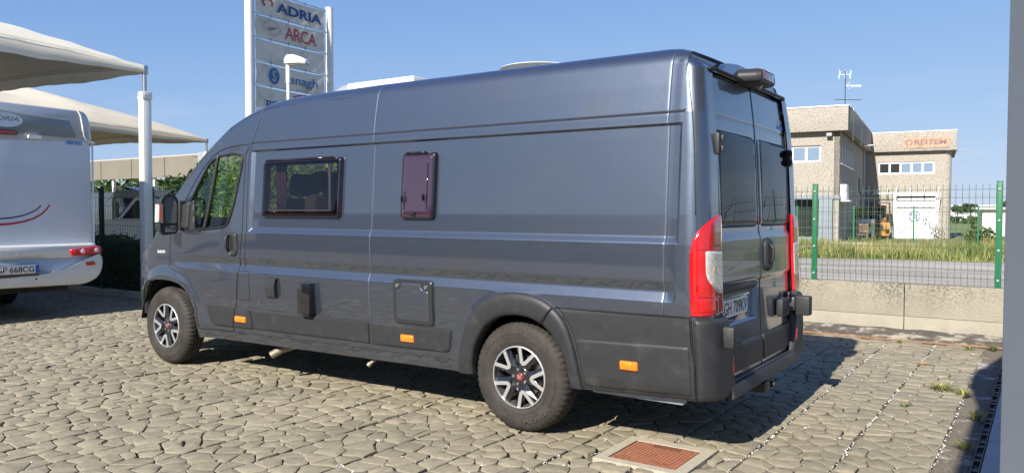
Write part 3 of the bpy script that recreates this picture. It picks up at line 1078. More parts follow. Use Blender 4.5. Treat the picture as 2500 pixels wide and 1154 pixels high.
# plate, garnish
patch('plate_garnish', rounded([(.30, 1.018), (.945, 1.008), (.955, .955), (.30, .960)], .01), .016, .010, BLACKPL, RDL, fn=R2P)
pl = patch('number_plate', rounded([(.300, .808), (.835, .808), (.835, .930), (.300, .930)], .008), .004, .003, PLATEW, RDL, fn=lambda y, z, o: R2P(y * 0 + .56, z * 0 + .87, .0)[0] * [1, 0, 0] + np.stack([o + 0 * y + .010, y, z], -1), res=.02)
XP = float(R2P(.56, .87)[0][0]) + .010 + .0045
for y0, y1 in ((.302, .340), (.797, .833)):
    b_ = MB(); b_.box(XP - .001, XP + .0006, y0, y1, .810, .928); b_.build('plate_band', PLATEB, pl)
lettering('plate_number', 'GH 709KV', .430, .082, lambda u, v: (XP + .0008, .568 + u, .871 + v), INK, pl, bold=.012)
lettering('plate_letter', 'I', .006, .016, lambda u, v: (XP + .0012, .321 + u, .825 + v), WHITEINK, pl)
b_ = MB(); b_.box(XP - .014, XP - .002, .292, .843, .778, .938, .004); b_.build('plate_holder', GLOSSBLK, pl, 40)
for c, t in ((.39, 'CAMPER'), (.56, 'Tel. 0000'), (.74, 'www')):
    pass
lettering('holder_print', 'CAMPER  GIRA SOLE', .40, .010, lambda u, v: (XP - .0015, .568 + u, .7925 + v), WHITEINK, pl)
# sticker on the right door
lettering('door_sticker', 'CAMPER', .115, .035, lambda u, v: rp_(1.685 + u, 2.115 + v, .002), WHITEINK, RDR)
b_ = MB(); b_.prism([(1.60, 2.088), (1.752, 2.088), (1.752, 2.062), (1.60, 2.062)], lambda u, v: rp_(u, v, .0005), lambda u, v: rp_(u, v, .002)); b_.build('sticker_band', SKYINK, RDR)
# buffers
b_ = MB(); b_.box(5.345, 5.425, .165, .235, .675, .797, .015); b_.build('door_buffer', BLACKPL, VAN, 40)
b_ = MB(); b_.box(5.30, 5.375, 1.655, 1.79, .735, .835, .012); b_.box(5.30, 5.36, 1.66, 1.79, .835, .872, .016); b_.build('buffer_bracket', mat('bracket_grey', (.07, .075, .09), .35, .4), VAN, 40)
b_ = MB(); b_.box(5.372, 5.472, 1.69, 1.78, .700, .842, .014); b_.build('door_buffer', BLACKPL, VAN, 40)
b_ = MB(); b_.box(5.325, 5.372, 1.36, 1.55, .722, .845, .014); b_.build('door_buffer', BLACKPL, VAN, 40)

# ---- high brake lamp and camera pod on the roof edge
b_ = MB()
PODO = rounded([(.800, 2.285), (1.115, 2.285), (1.130, 2.335), (1.10, 2.378), (.825, 2.378), (.790, 2.34)], .022)
b_.prism(PODO, lambda y, z: (5.340, y, z), lambda y, z: (5.10, .96 + (y - .96) * 1.35, z))
b_.prism(PODO, lambda y, z: (5.340, y, z), lambda y, z: (5.368, .96 + (y - .96) * .93, 2.333 + (z - 2.333) * .82))
pod = b_.build('brake_lamp_pod', BLACKPL, VAN, 30)
b_ = MB(); b_.box(5.355, 5.372, .845, 1.085, 2.312, 2.362, .006); b_.build('brake_lens', mat('brake_red', (.22, .02, .025), .15, coat=1, bump=(300, .4, .002)), pod, 40)
b_ = MB(); b_.cyl((5.30, .97, 2.29), (5.32, .97, 2.275), .018, n=16); b_.build('camera_eye', GREYPL, pod, 40)
b_ = MB(); b_.prism(rounded([(.42, 2.30), (1.63, 2.30), (1.45, 2.385), (1.2, 2.415), (.85, 2.415), (.6, 2.385)], .03), lambda y, z: (5.245 - (z - 2.30) * .35, y, z), lambda y, z: (5.10, y, z)); b_.build('roof_spoiler', GLOSSBLK, VAN, 40)

# ---- roof fittings
b_ = MB()
b_.lathe([(.0, .150), (.16, .143), (.25, .110), (.30, .055), (.31, .0)], (1.88, .80, 2.43), 'Z', 32)
b_.V = [(1.98 + (x - 1.88) * 1.4, y, z) for x, y, z in b_.V]
b_.build('roof_dome', GREYPL, VAN, 60)
b_ = MB(); b_.box(2.14, 2.86, .33, .90, 2.44, 2.497, .01); b_.build('roof_hatch', WHITEPL, VAN, 40)
b_ = MB(); b_.cyl((3.42, .85, 2.46), (3.42, .85, 2.52), .05, n=16); b_.lathe([(0, .0), (.15, .006), (.27, .025), (.30, .045), (.305, .040), (.27, .015), (.15, -.006), (0, -.01)], (3.62, .92, 2.512), 'Z', 40); b_.build('satellite_dish', mat('dish_white', (.62, .62, .60), .4), VAN, 60)
b_ = MB(); b_.box(3.20, 3.34, .68, .80, 2.455, 2.535, .02); b_.build('dish_motor', WHITEPL, VAN, 40)
b_ = MB(); b_.cyl((3.36, .74, 2.49), (3.36, .90, 2.49), .03, n=12); b_.build('dish_bracket', DARKSTEEL, VAN, 40)

# ---- underside, pipes
b_ = MB(); b_.box(-.6, 5.22, .26, 1.80, .40, .47); b_.box(.55, 3.6, .10, .30, .36, .44); b_.box(4.5, 5.2, .12, .3, .38, .44)
b_.box(1.7, 3.3, .7, 1.4, .27, .42, .03); b_.box(.3, 1.4, .5, 1.5, .25, .42, .03); b_.cyl((4.035, .2, .36), (4.035, 1.85, .36), .06); b_.cyl((0, .2, .34), (0, 1.85, .34), .05)
b_.build('underbody', DARKRUB, VAN, 40)
for cx in (.03, 4.045):
    for far in (0, 1):
        b_ = MB()
        prof = [(cx + .50 * math.cos(t), .33 + .485 * math.sin(t)) for t in np.linspace(.14, math.pi - .14, 20)]
        V = []; F = []
        ya, yb_ = (.055, .50) if not far else (1.995, 1.55)
        for x, z in prof: V += [(x, ya, z), (x, yb_, z)]
        for i in range(19): F.append((2 * i, 2 * i + 1, 2 * i + 3, 2 * i + 2))
        n0 = len(V); V += [(x, yb_, z) for x, z in prof]; F.append(tuple(range(n0, n0 + 20)))
        mk('arch_liner', V, F, DARKRUB, VAN, 40)
b_ = MB(); b_.tube([(1.95, .62, .30), (1.70, .42, .31), (1.56, .26, .30), (1.50, .17, .275), (1.44, .10, .225)], .033, 14)
b_.build('exhaust_pipe', BEIGE, VAN, 60)
b_ = MB(); b_.tube([(2.72, .20, .37), (2.67, .12, .335), (2.63, .08, .29)], .013, 10); b_.cyl((2.634, .084, .296), (2.622, .070, .276), .019, n=12)
b_.build('drain_pipe', BEIGE, VAN, 60)
b_ = MB(); b_.box(4.55, 5.15, .10, .16, .325, .372, .008); b_.build('chassis_rail', mat('zinc_grey', (.30, .33, .36), .45, .3, noise=(12, .3)), VAN, 40)

# ---- interior
b_ = MB()
b_.box(-.35, .50, .16, 1.90, .95, 1.22, .05); b_.box(-.1, .40, .25, .75, 1.18, 1.30, .04)
b_.build('dashboard', DASH, VAN, 40)
b_ = MB(); b_.lathe([(.185, 0), (.195, .012), (.185, .024), (.175, .012)], (0, 0, 0), 'X', 32, closed=True)
Ms = Matrix.Translation((.55, .55, 1.20)) @ Matrix.Rotation(R(35), 4, 'Y')
b_.V = [tuple(Ms @ Vector(v)) for v in b_.V]; b_.build('steering_wheel', DASH, VAN, 60)
for yy in (.52, 1.50):
    b_ = MB()
    Mt = Matrix.Translation((1.02, yy, .80))
    b_.box(-.27, .25, -.24, .24, .0, .16, .05, M=Mt)
    Mb = Mt @ Matrix.Translation((.22, 0, .12)) @ Matrix.Rotation(R(12), 4, 'Y')
    b_.box(-.07, .07, -.23, .23, 0, .66, .05, M=Mb); b_.box(-.06, .05, -.14, .14, .68, .88, .04, M=Mb); b_.cyl(Mb @ Vector((0, -.05, .6)), Mb @ Vector((0, -.05, .75)), .008)
    b_.box(-.2, .2, -.2, .2, -.35, .0, .02, M=Mt)
    b_.build('cab_seat', SEAT, VAN, 40)
b_ = MB(); b_.box(2.42, 2.46, .16, 1.88, .48, 2.28); b_.build('cabinet', LINER, VAN)
b_ = MB(); b_.box(-.4, 5.1, .10, 1.94, .475, .50); b_.build('cabin_floor', DASH, VAN)
b_ = MB(); b_.box(1.55, 5.0, .26, 1.79, 2.30, 2.32); b_.build('headliner', LINER, VAN)
b_ = MB()
for k in range(7):
    b_.cyl((1.50 + k * .016, .14 + .012 * (k % 2), 1.36), (1.50 + k * .016, .14 + .012 * (k % 2), 1.88), .013, n=8)
b_.build('curtain', CURTAIN, VAN, 180)
b_ = MB(); b_.box(1.62, 1.78, .30, .80, .95, 1.60, .06); b_.box(1.62, 1.76, .38, .72, 1.62, 1.80, .05); b_.build('bench_seat', SEAT, VAN, 40)
b_ = MB(); b_.box(1.45, 2.40, 1.85, 1.93, .5, 1.42, .02); b_.build('side_cupboard', LINER, VAN, 40)

# ---- wheels
def wheel(cx, th0, far=False):
    R0 = .3675
    w_ = bpy.data.objects.new('wheel', None); COL.objects.link(w_); w_.parent = VAN
    WM[w_.name] = WM[VAN.name]
    yo = .022
    sg = 1
    def Yv(b):
        if far: b.V = [(x, 2 * YM - y, z) for x, y, z in b.V]
        return b
    prof = [(.200, .034), (.206, .016), (.214, .008), (.232, .004), (.240, .001), (.243, .0035), (.262, .000), (.285, .001), (.288, -.001), (.292, .003), (.312, .006), (.330, .012), (.345, .022), (.356, .034),
            (.3625, .048), (.3655, .062), (.3672, .076), (.3575, .079), (.3575, .086), (.3675, .089), (.3675, .108), (.3575, .111), (.3575, .118), (.3675, .121), (.3672, .140), (.3575, .143), (.3575, .150), (.3665, .153), (.363, .166), (.352, .184), (.33, .205), (.29, .214), (.24, .212), (.206, .20), (.200, .185)]
    NS = 216
    def rm(i, j):
        if 12 <= j <= 15: return -.007 if (i % 4 == (0 if j > 13 else 0)) else 0
        if 27 <= j <= 29: return -.006 if (i % 4 == 2) else 0
        if 19 <= j <= 20 or 23 <= j <= 24: return -.005 if ((i + j) % 6 == 0) else 0
        return 0
    b2 = MB(); b2.lathe(prof, (cx, yo, R0), 'Y', NS, rmod=rm)
    ty = Yv(b2).build('tyre', TYRE, w_, 35)
    b2 = MB(); b2.lathe([(.203, .020), (.199, .034), (.190, .050), (.186, .10), (.186, .20)], (cx, yo, R0), 'Y', 64); rim = Yv(b2).build('rim', mat('rim_barrel', (.10, .095, .09), .45, .5) if 'rim_barrel' not in MATS else MATS['rim_barrel'], w_, 50)
    b2 = MB(); b2.lathe([(.2075, .018), (.2075, .008), (.204, .005), (.1985, .006), (.1975, .012), (.1975, .022)], (cx, yo, R0), 'Y', 72); Yv(b2).build('rim_lip', RIMSIL, w_, 60)
    b2 = MB(); b2.lathe([(0, .105), (.135, .105), (.135, .118), (0, .118)], (cx, yo, R0), 'Y', 40); b2.box(cx + .05, cx + .15, yo + .085, yo + .14, R0 + .03, R0 + .12, .01); Yv(b2).build('brake_disc', STEEL if not far else STEEL, w_, 40)
    b2 = MB(); b2.cyl((cx, yo + .118, R0), (cx, yo + .21, R0), .184, n=32); Yv(b2).build('wheel_back', DARKRUB, w_, 40)
    if far: return w_
    # spokes
    def P(r, a, y): return (cx + r * math.cos(a), yo + y, R0 + r * math.sin(a))
    b3 = MB(); b3.lathe([(0, .030), (.030, .028), (.055, .026), (.072, .034), (.080, .050), (.075, .08)], (cx, yo, R0), 'Y', 40)
    Yv(b3).build('hub', RIMBLK, w_, 50)
    for k in range(5):
        th = R(th0 + 72 * k)
        for sgn in (-1, 1):
            # black spoke body: from hub to rim
            a_in, a_out = th + sgn * R(10), th + sgn * R(18)
            w_in, w_out = R(17), R(10.5)
            pl_ = [(.060, a_in - sgn * R(14)), (.100, a_in - sgn * R(2)), (.199, a_out - sgn * R(1.0)), (.199, a_out + sgn * w_out), (.120, a_in + sgn * w_in), (.060, a_in + sgn * R(26))]
            b4 = MB()
            V = [P(r, a, .016 + (.0 if i in (1, 2) else .012 if i in (3,) else .018)) for i, (r, a) in enumerate(pl_)] + [P(r, a, .052) for r, a in pl_]
            n = len(pl_)
            F = [(i, (i + 1) % n, n + (i + 1) % n, n + i) for i in range(n)] + [tuple(range(n)), tuple(range(2 * n - 1, n - 1, -1))]
            b4.add(V, F); sp_ = b4.build('spoke', RIMBLK, w_)
            # machined face of the V
            b5 = MB()
            rr = [(.084, th), (.100, th + sgn * R(13)), (.199, a_out + sgn * R(2.4)), (.199, a_out + sgn * R(-4.6)), (.118, th + sgn * R(3.2)), (.112, th)]
            V = [P(r, a, .0105) for r, a in rr] + [P(r, a, .018) for r, a in rr]
            n = len(rr)
            F = [(i, (i + 1) % n, n + (i + 1) % n, n + i) for i in range(n)] + [tuple(range(n)), tuple(range(2 * n - 1, n - 1, -1))]
            b5.add(V, F); b5.build('machined_face', RIMSIL, sp_)
    for k in range(5):
        a = R(th0 + 36 + 72 * k)
        b6 = MB(); b6.cyl(P(.050, a, .034), P(.050, a, .022), .0105, n=8); b6.cyl(P(.050, a, .0215), P(.050, a, .0225), .006, n=8); b6.build('wheel_bolt', STEEL, w_, 30)
    b7 = MB(); b7.lathe([(0, .020), (.022, .0205), (.029, .024), (.031, .032)], (cx, yo, R0), 'Y', 24); cp = b7.build('hub_cap', CAPRED, w_, 60)
    for word, mid_, span, rr_, hh_ in (('MICHELIN', -58, 44, .292, .030), ('AGILIS', 62, 40, .292, .026),):
        V_, F_ = text_mesh(word, 1.0, bold=.02)
        A_ = np.array(V_); lo_, hi_ = A_.min(0), A_.max(0); A_ = (A_ - (lo_ + hi_) / 2) / (hi_ - lo_)
        Q_ = []
        for u_, v_ in A_:
            aa = R(mid_ - u_ * span) if mid_ > 0 else R(mid_ + u_ * span)
            rv = rr_ + (v_ if mid_ > 0 else -v_) * hh_
            Q_.append((cx + rv * math.cos(aa), yo - .0012 + .0, R0 + rv * math.sin(aa)))
        mk('sidewall_lettering', Q_, F_, TYREL, ty)
    lettering('cap_badge', 'FIAT', .034, .028, lambda u, v: (cx + u, yo + .0192, R0 + v), RIMSIL, cp, bold=.02)
    return w_
wheel(0.0, 43); wheel(4.035, 71); wheel(0.0, 10, True); wheel(4.035, 10, True)

# ------------------------------------------------------------------ ground, paving
STONE = mat('paving_stone', (0.285, 0.250, 0.178), 0.9, spec=0.2, tint=(0.215, 0.188, 0.136), noise=(30, 0.14), bump=(80, 0.5, 0.006), dirt=((0.165, 0.145, 0.108), 0.9, 0.46, 0.78))
BED = mat('joint_grit', (0.15, 0.125, 0.09), 0.95, noise=(60, 0.5), dirt=((0.50, 0.47, 0.42), 3.2, 0.56, 0.66), bump=(150, 0.8, 0.01))
PEB = mat('white_pebbles', (0.62, 0.60, 0.56), 0.8, tint=(0.30, 0.28, 0.25))
CONC = mat('raw_concrete', (0.46, 0.425, 0.35), 0.9, noise=(5, 0.12), bump=(60, 0.4, 0.01), dirt=((0.28, 0.25, 0.20), 2.2, 0.5, 0.72))
ROAD = mat('grey_road', (0.27, 0.245, 0.205), 0.9, noise=(0.9, 0.10), bump=(80, 0.3, 0.01), dirt=((0.42, 0.38, 0.33), 0.35, 0.45, 0.65), stretch=(0.35, 1.6, 1))
EARTH = mat('dry_earth', (0.20, 0.175, 0.10), 0.95, noise=(0.6, 0.25), dirt=((0.11, 0.14, 0.04), 0.25, 0.42, 0.6))
FIELD = mat('field_green', (0.13, 0.17, 0.05), 0.95, noise=(0.2, 0.25))
TAR = mat('tar_band', (0.070, 0.062, 0.055), 0.85, noise=(9, 0.25), dirt=((0.30, 0.27, 0.22), 3.2, 0.50, 0.58), stretch=(1, 1, 4.5))
RUST = mat('rust_pipe', (0.21, 0.11, 0.055), 0.7, noise=(20, 0.3))
GFEN = mat('green_fence_paint', (0.012, 0.13, 0.055), 0.4, coat=0.2, noise=(8, 0.1))
DGFEN = mat('dark_green_fence_paint', (0.010, 0.040, 0.028), 0.5)
WIRE = mat('fence_wire', (0.035, 0.075, 0.045), 0.5)
DKTILE = mat('slate_tile', (0.34, 0.33, 0.33), 0.75, noise=(8, 0.12), bump=(60, .3, .005))

TOP = -0.024
# the lot is a slab that ends at the wall on the right and runs on behind the fence on the left
mk('ground', [(-900, -900, -.36), (900, -900, -.36), (900, 900, -.36), (-900, 900, -.36)], [(0, 1, 2, 3)], EARTH)['kind'] = 'structure'
mk('courtyard_bed', [(-60, -60, TOP), (60, -60, TOP), (60, 5.75, TOP), (-60, 5.75, TOP)], [(0, 1, 2, 3)], BED)['kind'] = 'structure'
b_ = MB(); b_.box(-60, 60, -60, 5.95, -.355, TOP - .006); tag(b_.build('foundation_ground', CONC), kind='structure')
b_ = MB(); b_.box(-60, -1.5, 5.95, 45, -.355, -.06); tag(b_.build('raised_ground', EARTH), kind='structure')

pave = bpy.data.objects.new('stone_pavement', None); COL.objects.link(pave); pave['kind'] = 'structure'; WM[pave.name] = Matrix.Identity(4)
SW = .4690
XL = [6.375 - SW * k for k in range(0, 40)]
MHX0, MHX1, MHY0, MHY1 = 4.69, 5.255, -.155, .39      # concrete collar of the manhole


def seen(x, y):
    d = Vector((x, y, 0)) - CAM
    z = d.dot(FW)
    if z < 3.2: return False
    px = 1250 + F_PX * d.dot(RT) / z
    py = 577 - F_PX * d.dot(UP) / z
    return -420 < px < 2700 and 600 < py < 1420


def clip(poly, nx, ny, c):
    """keep nx*x+ny*y <= c"""
    out = []
    n = len(poly)
    for i in range(n):
        a, b = poly[i], poly[(i + 1) % n]
        da = nx * a[0] + ny * a[1] - c
        db = nx * b[0] + ny * b[1] - c
        if da <= 0: out.append(a)
        if (da < 0 < db) or (db < 0 < da):
            t = da / (da - db)
            out.append((a[0] + (b[0] - a[0]) * t, a[1] + (b[1] - a[1]) * t))
    return out


stones = []
corners = []
for k, xr_ in enumerate(XL):
    x0, x1 = xr_ - SW, xr_
    if x1 < -11: break
    wide = (x0 + x1) / 2 > 5.3
    y = -4.6 + rnd.random() * .2
    seeds = []
    row = 0
    while y < 5.75:
        st = .122 + rnd.random() * .045
        ncol = 3 if rnd.random() < .5 else 4
        for c in range(ncol):
            seeds.append((x0 + SW * (c + .5 + rnd.uniform(-.30, .30)) / ncol, y + rnd.uniform(-.052, .052) + (st * .5 if (c + k) % 2 else 0)))
        y += st
    S = np.array(seeds)
    for i, s in enumerate(seeds):
        if not seen(*s): continue
        if s[1] > 5.55 or (s[0] < -4.0 and s[1] > 3.6): continue
        if MHX0 < s[0] < MHX1 and MHY0 < s[1] < MHY1: continue
        poly = [(x0 + .006, s[1] - .6), (x1 - .006, s[1] - .6), (x1 - .006, s[1] + .6), (x0 + .006, s[1] + .6)]
        if s[1] + .6 > 5.60: poly = clip(poly, 0, 1, 5.60)
        dd = np.hypot(S[:, 0] - s[0], S[:, 1] - s[1])
        for j in np.argsort(dd)[1:14]:
            q = seeds[j]
            nx, ny = q[0] - s[0], q[1] - s[1]
            c = nx * (q[0] + s[0]) / 2 + ny * (q[1] + s[1]) / 2
            poly = clip(poly, nx, ny, c)
            if len(poly) < 3: break
        if len(poly) < 3: continue
        # keep clear of the manhole collar
        ov = max(MHX0 - s[0], s[0] - MHX1, MHY0 - s[1], s[1] - MHY1)
        if ov < .4:
            if s[0] < MHX0 and MHX0 - s[0] == ov: poly = clip(poly, 1, 0, MHX0 - .004)
            elif s[0] > MHX1 and s[0] - MHX1 == ov: poly = clip(poly, -1, 0, -MHX1 - .004)
            elif s[1] < MHY0: poly = clip(poly, 0, 1, MHY0 - .004)
            else: poly = clip(poly, 0, -1, -MHY1 - .004)
            if len(poly) < 3: continue
        if rnd.random() < .24: corners.append(poly[rnd.randrange(len(poly))])
        stones.append((s, poly))


def stone_mesh(s, poly):
    cx = sum(p[0] for p in poly) / len(poly); cy = sum(p[1] for p in poly) / len(poly)
    g = rnd.uniform(.0015, .0045) if rnd.random() < .82 else rnd.uniform(.007, .016)
    # subdivide the outline, roughen, pull in
    out = []
    n = len(poly)
    for i in range(n):
        a, b = poly[i], poly[(i + 1) % n]
        L = math.hypot(b[0] - a[0], b[1] - a[1])
        if L < .02:
            out.append(((a[0] + b[0]) / 2, (a[1] + b[1]) / 2)); continue
        cut = min(.013, L * .3)
        ks = [cut / L, .5, 1 - cut / L] if L > .09 else [cut / L, 1 - cut / L]
        for t in ks:
            out.append((a[0] + (b[0] - a[0]) * t, a[1] + (b[1] - a[1]) * t))
    V = []
    tz = rnd.gauss(0, .0026); tx = rnd.gauss(0, .008); ty = rnd.gauss(0, .008)
    m_ = len(out)
    if m_ < 3: return None
    ring0 = []
    for (x, y) in out:
        d = math.hypot(x - cx, y - cy) + 1e-6
        gg = g + rnd.uniform(-.003, .004)
        f = max(.3, 1 - gg / d)
        ring0.append((cx + (x - cx) * f, cy + (y - cy) * f, d))
    def zt(x, y): return tz + tx * (x - cx) + ty * (y - cy)
    for x, y, d in ring0: V.append((x, y, -.040))
    for x, y, d in ring0: V.append((x, y, zt(x, y) - .0045 + rnd.uniform(-.002, .002)))
    for x, y, d in ring0:
        f = max(.3, 1 - .0045 / d); X, Y = cx + (x - cx) * f, cy + (y - cy) * f
        V.append((X, Y, zt(X, Y) - .001 + rnd.uniform(-.0015, .0015)))
    V.append((cx, cy, tz + .0015))
    F = []
    for i in range(m_):
        j = (i + 1) % m_
        F.append((i, j, m_ + j, m_ + i)); F.append((m_ + i, m_ + j, 2 * m_ + j, 2 * m_ + i)); F.append((2 * m_ + i, 2 * m_ + j, 3 * m_))
    return V, F


stones.sort(key=lambda t: (Vector((t[0][0], t[0][1], 0)) - CAM).length)
bulk = MB(); btint = []
for i, (s, poly) in enumerate(stones):
    r_ = stone_mesh(s, poly)
    if r_ is None: continue
    V, F = r_
    tv = min(1, max(0, rnd.gauss(.35, .26)))
    if i < 290:
        mk('paving_stone', V, F, STONE, pave, 35, tint=[tv] * len(V))
    else:
        bulk.add(V, F); btint += [tv] * len(V)
o = mk('paving_stones', bulk.V, bulk.F, STONE, pave, 35, tint=btint); o['kind'] = 'stuff'
# white chippings lying in the joints
oc = [(1, 0, 0), (-1, 0, 0), (0, 1, 0), (0, -1, 0), (0, 0, 1), (0, 0, -1)]
of = [(0, 2, 4), (2, 1, 4), (1, 3, 4), (3, 0, 4), (2, 0, 5), (1, 2, 5), (3, 1, 5), (0, 3, 5)]
peb = MB(); pt = []


def pebble(x, y, z, r):
    if MHX0 - .01 < x < MHX1 + .01 and MHY0 - .01 < y < MHY1 + .01: return
    a = rnd.random() * 6.28
    ca, sa = math.cos(a), math.sin(a)
    sx, sy, sz = r * rnd.uniform(.7, 1.5), r * rnd.uniform(.6, 1.1), r * rnd.uniform(.5, .9)
    peb.add([(x + (p[0] * ca * sx - p[1] * sa * sy), y + (p[0] * sa * sx + p[1] * ca * sy), z + p[2] * sz) for p in oc], of)
    pt.extend([min(1, abs(rnd.gauss(.1, .3)))] * 6)


for (x, y) in corners:
    k = rnd.randrange(3, 13)
    sp_x, sp_y = rnd.uniform(.006, .022), rnd.uniform(.01, .035)
    for _ in range(k): pebble(x + rnd.gauss(0, sp_x), y + rnd.gauss(0, sp_y), -.012 + rnd.random() * .010, rnd.uniform(.003, .0075))
for k in range(0, 4):
    x = 6.375 - SW * k
    for _ in range(560 if k else 300):
        y = rnd.uniform(-1.2, 5.5)
        if math.sin(y * 7 + k * 2) + rnd.gauss(0, .6) < -.3: continue
        pebble(x + rnd.gauss(0, .007), y, -.012 + rnd.random() * .012, rnd.uniform(.003, .0075))
for _ in range(700):
    x, y = rnd.uniform(-4, 6.3), rnd.uniform(-2.5, 5.5)
    if seen(x, y): pebble(x, y, .002, rnd.uniform(.0015, .004))
o = mk('white_chippings', peb.V, peb.F, PEB, None, None, tint=pt)
tag(o, 'loose white stone chippings scattered in the joints of the paving', 'gravel', kind='stuff')

# manhole: concrete collar and rusty cover
MH = thing('manhole', 'square rust red ribbed manhole cover in a pale concrete collar behind the van', 'manhole cover', (4.97, .12, 0))
b_ = MB()
CO = mat('collar_concrete', (.37, .33, .25), .9, noise=(30, .15), bump=(80, .5, .006))
co = [(MHX0, MHX1, MHY0, -.093), (MHX0, MHX1, .318, MHY1), (MHX0, 4.757, -.093, .318), (5.183, MHX1, -.093, .318)]
for x0, x1, y0, y1 in co: b_.box(x0, x1, y0, y1, -.05, .004 if (y1 - y0) > .2 else .0045)
b_.build('collar', CO, MH)
IR = mat('rusty_iron', (.21, .080, .042), .7, .1, noise=(30, .25), dirt=((.20, .07, .04), 8, .5, .7))
b_ = MB(); b_.box(4.762, 5.178, -.088, .313, -.04, .001, .003); cv = b_.build('cover', IR, MH, 40)
b_ = MB()
for i in range(17):
    for j in range(16):
        x = 4.780 + i * .0238; y = -.068 + j * .0240 + (.012 if i % 2 else 0)
        if y > .296 or (4.88 < x < 5.07 and y > .235): continue
        V = [(x - .0105, y, .001), (x, y - .0075, .001), (x + .0105, y, .001), (x, y + .0075, .001), (x - .006, y, .0065), (x, y - .004, .0065), (x + .006, y, .0065), (x, y + .004, .0065)]
        b_.add(V, [(0, 1, 5, 4), (1, 2, 6, 5), (2, 3, 7, 6), (3, 0, 4, 7), (4, 5, 6, 7)])
tag(b_.build('stud', IR, cv), kind='stuff')
b_ = MB(); b_.box(4.955, 4.985, .098, .112, .0, .0022); b_.build('lifting_slot', DARKRUB, cv)
b_ = MB(); b_.add(*ring((.05, .02), (.046, .017), lambda u, v: (4.83 + u, -.045 + v, .0068), 24)); b_.add(*ring((.06, .017), (.055, .013), lambda u, v: (5.06 + u, -.035 + v, .0068), 24)); b_.build('cast_ring', IR, cv)

# gutter and slate tiles of the portico on the right
b_ = MB(); b_.box(6.555, 6.60, -4.5, 5.58, -.05, -.022); b_.box(6.555, 6.560, -4.5, 5.58, -.05, .003); b_.box(6.594, 6.60, -4.5, 5.58, -.05, .003)
for k in range(60):
    if k % 3 == 0: continue
    b_.box(6.560, 6.594, -1.0 + k * .11, -.96 + k * .11, -.015, -.002)
tag(b_.build('drain_channel', DARKSTEEL), 'dark slotted drain channel along the edge of the grey tiles', 'drain')
tp = bpy.data.objects.new('tile_floor', None); COL.objects.link(tp); tp['kind'] = 'structure'; WM[tp.name] = Matrix.Identity(4)
for i in range(5):
    for j in range(22):
        x0, y0 = 6.606 + i * .404, -3.2 + j * .40
        mk('tile', [(x0 + a, y0 + b, c) for c in (-.03, .002 + rnd.uniform(-.001, .001)) for a, b in ((0, 0), (.398, 0), (.398, .394), (0, .394))], [(0, 1, 2, 3), (4, 5, 6, 7), (0, 1, 5, 4), (1, 2, 6, 5), (2, 3, 7, 6), (3, 0, 4, 7)], DKTILE, tp)

# ------------------------------------------------------------------ retaining wall with mesh fence (right)
WL = thing('concrete_wall', 'low stained concrete wall with a black tar band at its foot, under the green mesh fence', 'wall', (5.0, 5.75, 0))
segs = [(-1.5, 1.40), (1.408, 5.545), (5.553, 9.7), (9.708, 14)]
WCON = mat('wall_concrete', (0.275, 0.250, 0.195), 0.9, noise=(1.6, 0.18), bump=(50, 0.6, 0.012), dirt=((0.085, 0.078, 0.060), 34, 0.44, 0.56, (.26, .60)))
WCON2 = mat('wall_concrete_lower', (0.29, 0.265, 0.21), 0.9, noise=(4, 0.12), bump=(50, 0.4, 0.008), dirt=((0.33, 0.29, 0.22), 3.0, 0.55, 0.75))
for a, b in segs:
    b_ = MB(); b_.box(a, b, 5.752, 5.95, .262, .63, .004); b_.build('wall_panel', WCON, WL, 40)
    b_ = MB(); b_.box(a, b, 5.748, 5.94, -.05, .258, .003); b_.build('wall_footing', WCON2, WL, 40)
b_ = MB()
n = 120
V = []; F = []
for i in range(n + 1):
    x = -1.5 + 15.5 * i / n
    V += [(x, 5.744, -.04), (x, 5.7435, .112 + .006 * math.sin(i * 1.7) + rnd.uniform(-.003, .003)), (x, 5.749, .113 + .006 * math.sin(i * 1.7))]
for i in range(n): F += [(3 * i, 3 * i + 3, 3 * i + 4, 3 * i + 1), (3 * i + 1, 3 * i + 4, 3 * i + 5, 3 * i + 2)]
mk('tar_band', V, F, TAR, WL)
b_ = MB(); b_.tube([(x, 5.645 + .008 * math.sin(x * 1.3), -.006 + .004 * math.sin(x * 2)) for x in np.linspace(-1, 7.5, 40)], .013, 8)
tag(b_.build('earthing_pipe', RUST, None, 60), 'thin rusty orange pipe lying along the foot of the concrete wall', 'pipe')


def mesh_panel(x0, x1, y, z0, z1, parent, mat_, step=.0620, horiz=True, folds=(.10, .52, .90), r=.0024):
    b2 = MB()
    H = z1 - z0
    zs = [z0 - .03]
    off = [0]
    fz = sorted(f * H + z0 for f in folds)
    prof = [(z0 - .02, 0)]
    for f in fz:
        prof += [(f - .045, 0), (f, .028), (f + .045, 0)]
    prof += [(z1 + .03, 0)]
    n = int((x1 - x0) / step)
    for i in range(n + 1):
        x = x0 + (x1 - x0) * (i + .0) / n
        for (za, oa), (zb, ob) in zip(prof[:-1], prof[1:]):
            b2.add([(x - r, y - oa - r, za), (x + r, y - oa - r, za), (x + r, y - oa + r, za), (x - r, y - oa + r, za), (x - r, y - ob - r, zb), (x + r, y - ob - r, zb), (x + r, y - ob + r, zb), (x - r, y - ob + r, zb)], [(0, 1, 5, 4), (1, 2, 6, 5), (2, 3, 7, 6), (3, 0, 4, 7)])
    hz = []
    for f in fz: hz += [f - .045, f + .045]
    a = z0 + .02
    z = z0 + .2
    while z < z1:
        if all(abs(z - h) > .10 for h in hz): hz.append(z)
        z += .2
    for h in hz: b2.box(x0, x1, y - .0075, y - .0025, h - r * 1.1, h + r * 1.1)
    return b2.build('mesh_panel', mat_, parent)


